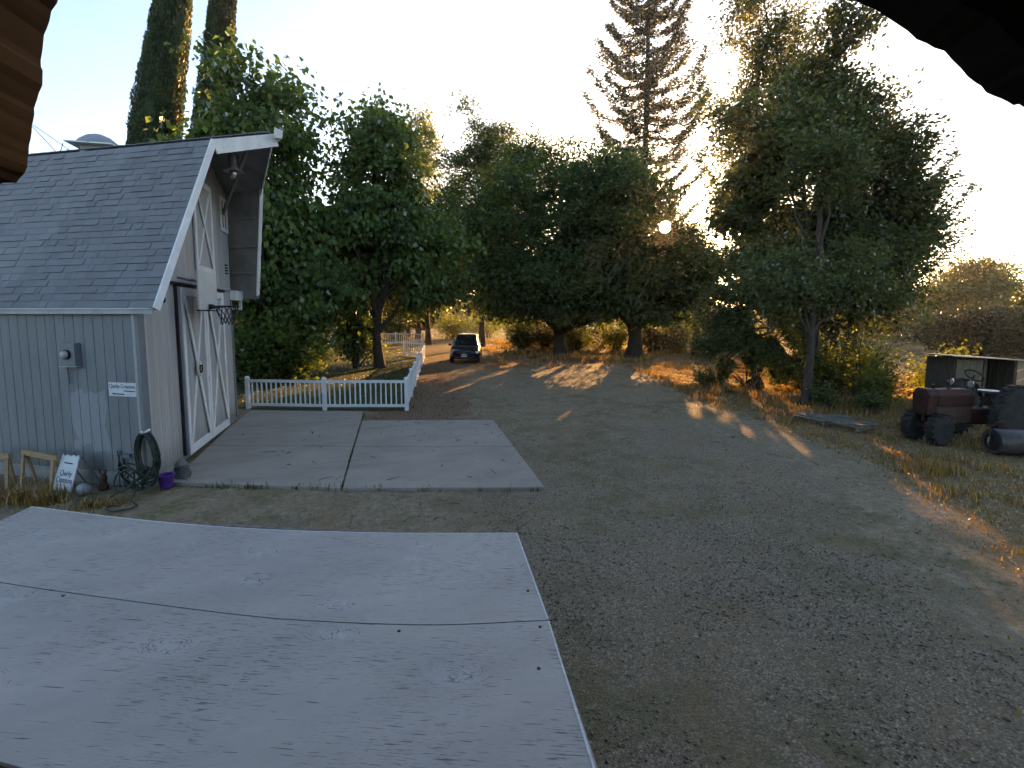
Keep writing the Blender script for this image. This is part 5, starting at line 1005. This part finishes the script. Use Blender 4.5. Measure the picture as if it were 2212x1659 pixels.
sheet(SEAM[::-1] + [(-4.1, 3.53), (-1.67, 2.34), (-0.11, 1.58), (0.72, 1.17), (0.80, 1.72)], 0.9995)
for E_ in (list(zip(FARE, FARE[1:])), [((1.0, 3.92), (0.90, 2.72)), ((0.898, 2.70), (0.72, 1.17))]):
    mb = MB()
    for a_, b_ in E_: mb.bar((a_[0], a_[1], 0.996), (b_[0], b_[1], 0.996), 0.012, 0.014)
    mb.build('edge_strip', M['plyedge'], pf)
for a_, b_ in (((-3.6, 5.5), (0.94, 3.85)), ((-3.72, 4.5), (0.84, 2.75)), ((-3.6, 3.4), (0.66, 1.3)), ((-3.65, 5.5), (-3.9, 3.6)), ((0.93, 3.86), (0.66, 1.25)), ((-1.4, 4.6), (-1.5, 2.4))):
    MB().bar((a_[0], a_[1], 0.93), (b_[0], b_[1], 0.93), 0.04, 0.10).build('joist', M['greywood'], pf)
for x_, y_ in ((-3.55, 5.4), (0.88, 3.8), (-3.8, 3.65), (0.62, 1.35), (-1.4, 2.4), (-1.4, 4.5)): MB().bar((x_, y_, -0.1), (x_, y_, 0.88), 0.09, 0.09, (0, 1, 0)).build('leg', M['greywood'], pf)
for x_, y_ in ((0.86, 3.05), (0.72, 2.33), (0.83, 2.66), (0.64, 1.75), (-0.03, 2.83), (-2.30, 3.76)):
    MB().lathe([(0.011, 0), (0.011, 0.003), (0.002, 0.004)], (x_, y_, 1.0), 8).build('screw', M['rust'], pf)

# ragged dark eave timber close above the lens
ev = thing('ragged_eave', 'dark rough eave timber intruding at the upper picture corners', 'eave', (0.07, 0.28, 3.2))
FWV = Vector((math.sin(YAW) * math.cos(PITCH), math.cos(YAW) * math.cos(PITCH), -math.sin(PITCH))); RTV = Vector((math.cos(YAW), -math.sin(YAW), 0)); UPV = RTV.cross(FWV)
def ep(a, b, d=0.30): return Vector((0, 0, CAM_H)) + FWV * d + RTV * a + UPV * b          # metres right / up of the lens axis, d in front
LEFT = [(-0.42, 0.32), (-0.288, 0.30), (-0.2905, 0.2276), (-0.2950, 0.2187), (-0.2994, 0.2054), (-0.3015, 0.1891), (-0.3003, 0.1773), (-0.3038, 0.1639), (-0.3062, 0.1506), (-0.3079, 0.1387), (-0.3091, 0.1299), (-0.3112, 0.1180), (-0.3171, 0.1106), (-0.3290, 0.1091), (-0.345, 0.112), (-0.42, 0.10)]
RIGHT = [(0.20, 0.32), (0.2085, 0.2290), (0.2263, 0.2240), (0.2411, 0.2158), (0.2588, 0.2024), (0.2766, 0.1950), (0.2914, 0.1787), (0.3033, 0.1684), (0.3181, 0.1619), (0.3275, 0.1589), (0.36, 0.145), (0.45, 0.12), (0.45, 0.32)]
jr = random.Random(2)
def ragged(P):
    o_ = []
    for a_, b_ in zip(P, P[1:]):
        o_.append(a_)
        if 0.1 < a_[1] < 0.25 and abs(a_[0]) < 0.34:
            for f in (0.33, 0.66): o_.append((a_[0] + (b_[0] - a_[0]) * f + jr.uniform(-.0012, .0012), a_[1] + (b_[1] - a_[1]) * f + jr.uniform(-.0012, .0012)))
    return o_ + [P[-1]]
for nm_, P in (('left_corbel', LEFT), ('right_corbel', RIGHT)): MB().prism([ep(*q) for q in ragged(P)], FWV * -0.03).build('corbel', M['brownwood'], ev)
MB().box((-1.0, -0.5, 2.4), (13.0, 0.15, 4.9)).build('unseen_house_wall', M['shedwood'], ev)  # unseen house wall behind the camera, added to dim barn, fence and plywood
MB().hexa([(-7.6, -0.42, 3.62), (5.6, -0.42, 3.62), (5.6, 0.22, 3.44), (-7.6, 0.22, 3.44), (-7.6, -0.42, 3.70), (5.6, -0.42, 3.70), (5.6, 0.22, 3.52), (-7.6, 0.22, 3.52)]).build('unseen_house_eave', M['shedwood'], ev)  # unseen roof edge over the camera, added along with that wall
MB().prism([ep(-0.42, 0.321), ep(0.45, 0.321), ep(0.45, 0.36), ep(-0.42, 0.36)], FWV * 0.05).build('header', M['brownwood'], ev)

# ================================================================== grass, stones, litter
def blades(name, X, Y, H, m, rg, wd=0.012, lean=0.45, z0=0.0, var=None):
    n = len(X); a = rg.uniform(0, 2 * np.pi, n); d = np.stack([np.cos(a), np.sin(a), 0 * a], 1); s = np.stack([-np.sin(a), np.cos(a), 0 * a], 1) * (wd * rg.uniform(0.6, 1.3, n))[:, None]
    B = np.stack([X, Y, np.full(n, z0 - 0.02)], 1); ln = (lean * rg.random(n))[:, None]; Hc = H[:, None]; up = np.array([0, 0, 1.0])
    Mi = B + up * Hc * 0.55 + d * Hc * ln * 0.3; T = B + up * Hc * (1 - 0.25 * ln) + d * Hc * ln
    V = np.stack([B - s, B + s, Mi + s * 0.8, Mi - s * 0.8, T + s * 0.15, T - s * 0.15], 1).reshape(-1, 3); i = np.arange(n)[:, None] * 6
    F = np.concatenate([i + np.array([[0, 1, 2, 3]]), i + np.array([[3, 2, 4, 5]])]); v = rg.normal(0.5, 0.22, n) if var is None else var
    return link(name, np_mesh(name, V, F, m, False, dict(var=np.repeat(np.clip(v, 0, 1), 6))), None, None, 'stuff')
rg = np.random.default_rng(5)
def scatter(n, x0, x1, y0, y1, dens):
    X = rg.uniform(x0, x1, n); Y = rg.uniform(y0, y1, n); k = rg.random(n) < dens(X, Y); return X[k], Y[k]
def in_pad(X, Y): return (X > -4.3) & (X < 2.5) & (Y > 9.1 - (X + 4) * 0.28) & (Y < 13.6 - (X + 1) * 0.22)
X, Y = scatter(260000, 5, 24, 2, 26, lambda X, Y: masks(X, Y)[1] * np.clip(vnoise(X, Y, 0.5, 21) * 1.9 - 0.55, 0, 1) * np.clip(6.5 / (1 + Y * 0.25 + X * 0.1), 0.3, 1))
H = 0.04 + 0.24 * vnoise(X, Y, 1.1, 22) ** 2 * rg.uniform(0.3, 1.4, len(X)) + 0.42 * np.exp(-(((X - 11.9) / 1.6) ** 2 + ((Y - 13.4) / 1.7) ** 2)) * rg.random(len(X)) + 0.3 * np.exp(-(((X - 15.0) / 2.0) ** 2 + ((Y - 11.4) / 1.0) ** 2)) * rg.random(len(X))
blades('dry_grass', X, Y, H, M['drygrass'], rg, 0.010)
X, Y = scatter(230000, 4, 22, 2, 24, lambda X, Y: np.clip(masks(X, Y)[1] + 0.35 * vnoise(X, Y, 1.2, 61) - 0.15, 0, 1) * 0.45)
blades('matted_straw', X, Y, rg.uniform(0.015, 0.07, len(X)), M['drygrass'], rg, 0.008, 1.6, var=rg.normal(0.5, 0.25, len(X)))
X, Y = scatter(90000, -4, 9, 2.5, 24, lambda X, Y: (~in_pad(X, Y)) * np.clip(vnoise(X, Y, 0.9, 23) * 2.4 - 1.35, 0, 1) * (0.25 + 0.5 * sstep(1, -1, X)))
blades('sparse_weeds', X, Y, rg.uniform(0.012, 0.045, len(X)), M['drygrass'], rg, 0.006, 0.9, var=rg.normal(0.42, 0.2, len(X)))
P = []
for w_, o_, n_, hh, sp in ((1.35, 0.85, 520, 0.26, 0.22), (0.95, 0.9, 300, 0.2, 0.2), (2.2, 0.8, 420, 0.16, 0.4), (0.05, 0.8, 380, 0.14, 0.2), (3.0, 0.7, 300, 0.16, 0.4), (1.8, 1.3, 300, 0.1, 0.5), (0.2, 1.5, 260, 0.08, 0.4)):
    q = side(w_, 0, o_); P.append(np.stack([rg.normal(q.x, sp, n_), rg.normal(q.y, sp * 0.45, n_), hh * rg.uniform(0.3, 1.2, n_)], 1))
P = np.concatenate(P); blades('dry_grass', P[:, 0], P[:, 1], P[:, 2], M['drygrass'], rg, 0.007, 0.7)
P = []
for i in range(26):
    t_ = rg.random(); q = np.array([-3.9, 9.1]) * (1 - t_) + np.array([2.37, 7.36]) * t_; q = q + np.array([0, -0.06 - 0.6 * 0 + 0.22 * (t_ - 0.5) ** 2 - 0.05])
    n_ = rg.integers(4, 18); P.append(np.stack([rg.normal(q[0], 0.05, n_), rg.normal(q[1], 0.03, n_), rg.uniform(0.04, 0.16, n_)], 1))
for i in range(40):
    y_ = rg.uniform(8.2, 14.4); n_ = rg.integers(2, 7); P.append(np.stack([rg.normal(-0.985 - 0.006 * (y_ - 8), 0.014, n_), rg.normal(y_, 0.06, n_), rg.uniform(0.07, 0.12, n_)], 1))
P = np.concatenate(P); blades('joint_weeds', P[:, 0], P[:, 1], P[:, 2], M['lawngrass'], rg, 0.006, 0.6)
X, Y = scatter(60000, -11, 1.7, 15, 42, lambda X, Y: ((X < 0.1 + (Y - 14.8) * 0.085) & (Y > 16.5 - (X + 4.6) * 0.3)) * np.clip(14 / Y, 0.3, 1))
blades('lawn_grass', X, Y, rg.uniform(0.05, 0.12, len(X)), M['lawngrass'], rg, 0.012)
X, Y = scatter(60000, 6, 24, 26, 52, lambda X, Y: np.clip(vnoise(X, Y, 1.5, 31) * 2.2 - 0.9, 0, 1))
blades('field_grass', X, Y, rg.uniform(0.1, 0.45, len(X)), M['drygrass'], rg, 0.018)
# pebbles on the gravel
X, Y = scatter(150000, -4, 11, 1.2, 14, lambda X, Y: (~in_pad(X, Y)) * (0.12 + masks(X, Y)[0]) * np.clip(vnoise(X, Y, 0.8, 41) * 1.5 - 0.2, 0.05, 1) * np.clip(9 / (X ** 2 + Y ** 2) ** 0.5 - 0.55, 0, 1))
X, Y = X[:42000], Y[:42000]; n = len(X); r_ = rg.uniform(0.004, 0.012, n) * rg.choice([1, 1, 1, 1.5, 2.0], n)
O = np.array([[1, 0, 0], [0, 1, 0], [-1, 0, 0], [0, -1, 0], [0, 0, 0.7], [0, 0, -0.7]], float); jit = rg.uniform(0.6, 1.3, (n, 6, 1)); th = rg.uniform(0, 6.28, n); c_, s_ = np.cos(th), np.sin(th)
OR = np.stack([O[None, :, 0] * c_[:, None] - O[None, :, 1] * s_[:, None] * 0.75, O[None, :, 0] * s_[:, None] + O[None, :, 1] * c_[:, None] * 0.75, np.repeat(O[None, :, 2], n, 0)], -1) * jit * r_[:, None, None]
V = (OR + np.stack([X, Y, ground_z(X, Y) + r_ * 0.25], 1)[:, None, :]).reshape(-1, 3); Tt = np.array([[0, 1, 4], [1, 2, 4], [2, 3, 4], [3, 0, 4], [1, 0, 5], [2, 1, 5], [3, 2, 5], [0, 3, 5]])
link('gravel', np_mesh('gravel', V, (np.arange(n)[:, None, None] * 6 + Tt[None]).reshape(-1, 3), M['pebble'], False, dict(var=np.repeat(np.clip(rg.normal(0.45, 0.22, n), 0, 1), 6))), None, None, 'stuff')
# fallen leaves
X, Y = scatter(60000, -3, 14, 7, 30, lambda X, Y: (~in_pad(X, Y)) * np.clip(masks(X, Y)[2] * 1.0 + 0.02, 0, 1) * np.clip(vnoise(X, Y, 1.0, 51) * 1.6 - 0.35, 0, 1) * 0.6)
C = np.stack([X, Y, ground_z(X, Y) + 0.02], 1); V, F = leaf_quads(C, np.full(len(X), 0.075), rg, droop=0.0, up=0.85)
link('leaf_litter', np_mesh('leaf_litter', V, F, M['dryleaf'], False, dict(var=np.repeat(np.clip(rg.normal(0.5, 0.25, len(X)), 0, 1), 4))), None, None, 'stuff')
X, Y = rg.uniform(-3.9, 2.3, 46), rg.uniform(8.6, 14.2, 46); k = in_pad(X, Y); C = np.stack([X, Y, np.full(46, 0.062)], 1)[k]; V, F = leaf_quads(C, np.full(len(C), 0.11), rg, droop=0, up=0.92, aspect=0.3)
link('leaves_on_pad', np_mesh('leaves_on_pad', V, F, M['dryleaf'], False, dict(var=np.repeat(rg.uniform(0, 0.8, len(C)), 4))), None, None, 'stuff')

tw = MB(); tr2 = random.Random(12)
for i in range(70):
    x_, y_ = tr2.uniform(-3, 8), tr2.uniform(3.5, 15)
    if x_ < 1.3 and y_ < 6.2: continue
    a_ = tr2.uniform(0, 3.14); L = tr2.uniform(0.06, 0.28); z_ = 0.062 if in_pad(np.array([x_]), np.array([y_]))[0] else 0.012
    p_, q_ = Vector((x_, y_, z_)), Vector((x_ + L * math.cos(a_), y_ + L * math.sin(a_), z_ + 0.01)); tw.tube([p_, (p_ + q_) / 2 + Vector((tr2.uniform(-.02, .02), tr2.uniform(-.02, .02), 0.008)), q_], [0.005, 0.004, 0.002], 4)
tw.build('fallen_twigs', M['bark'], None, kind='stuff')

# evening haze in the air
hm = bpy.data.materials.new('haze'); hm.use_nodes = True; ht = hm.node_tree; ht.nodes.clear()
ho = ht.nodes.new('ShaderNodeOutputMaterial'); pv = ht.nodes.new('ShaderNodeVolumePrincipled'); pv.inputs['Color'].default_value = (0.95, 0.93, 0.9, 1); pv.inputs['Density'].default_value = 0.0003; pv.inputs['Anisotropy'].default_value = 0.72
ht.links.new(pv.outputs[0], ho.inputs['Volume'])
MB().box((0, 0, 22.5), (1600, 1600, 51)).build('haze', hm, None, kind='stuff')
cy.volume_bounces = 0
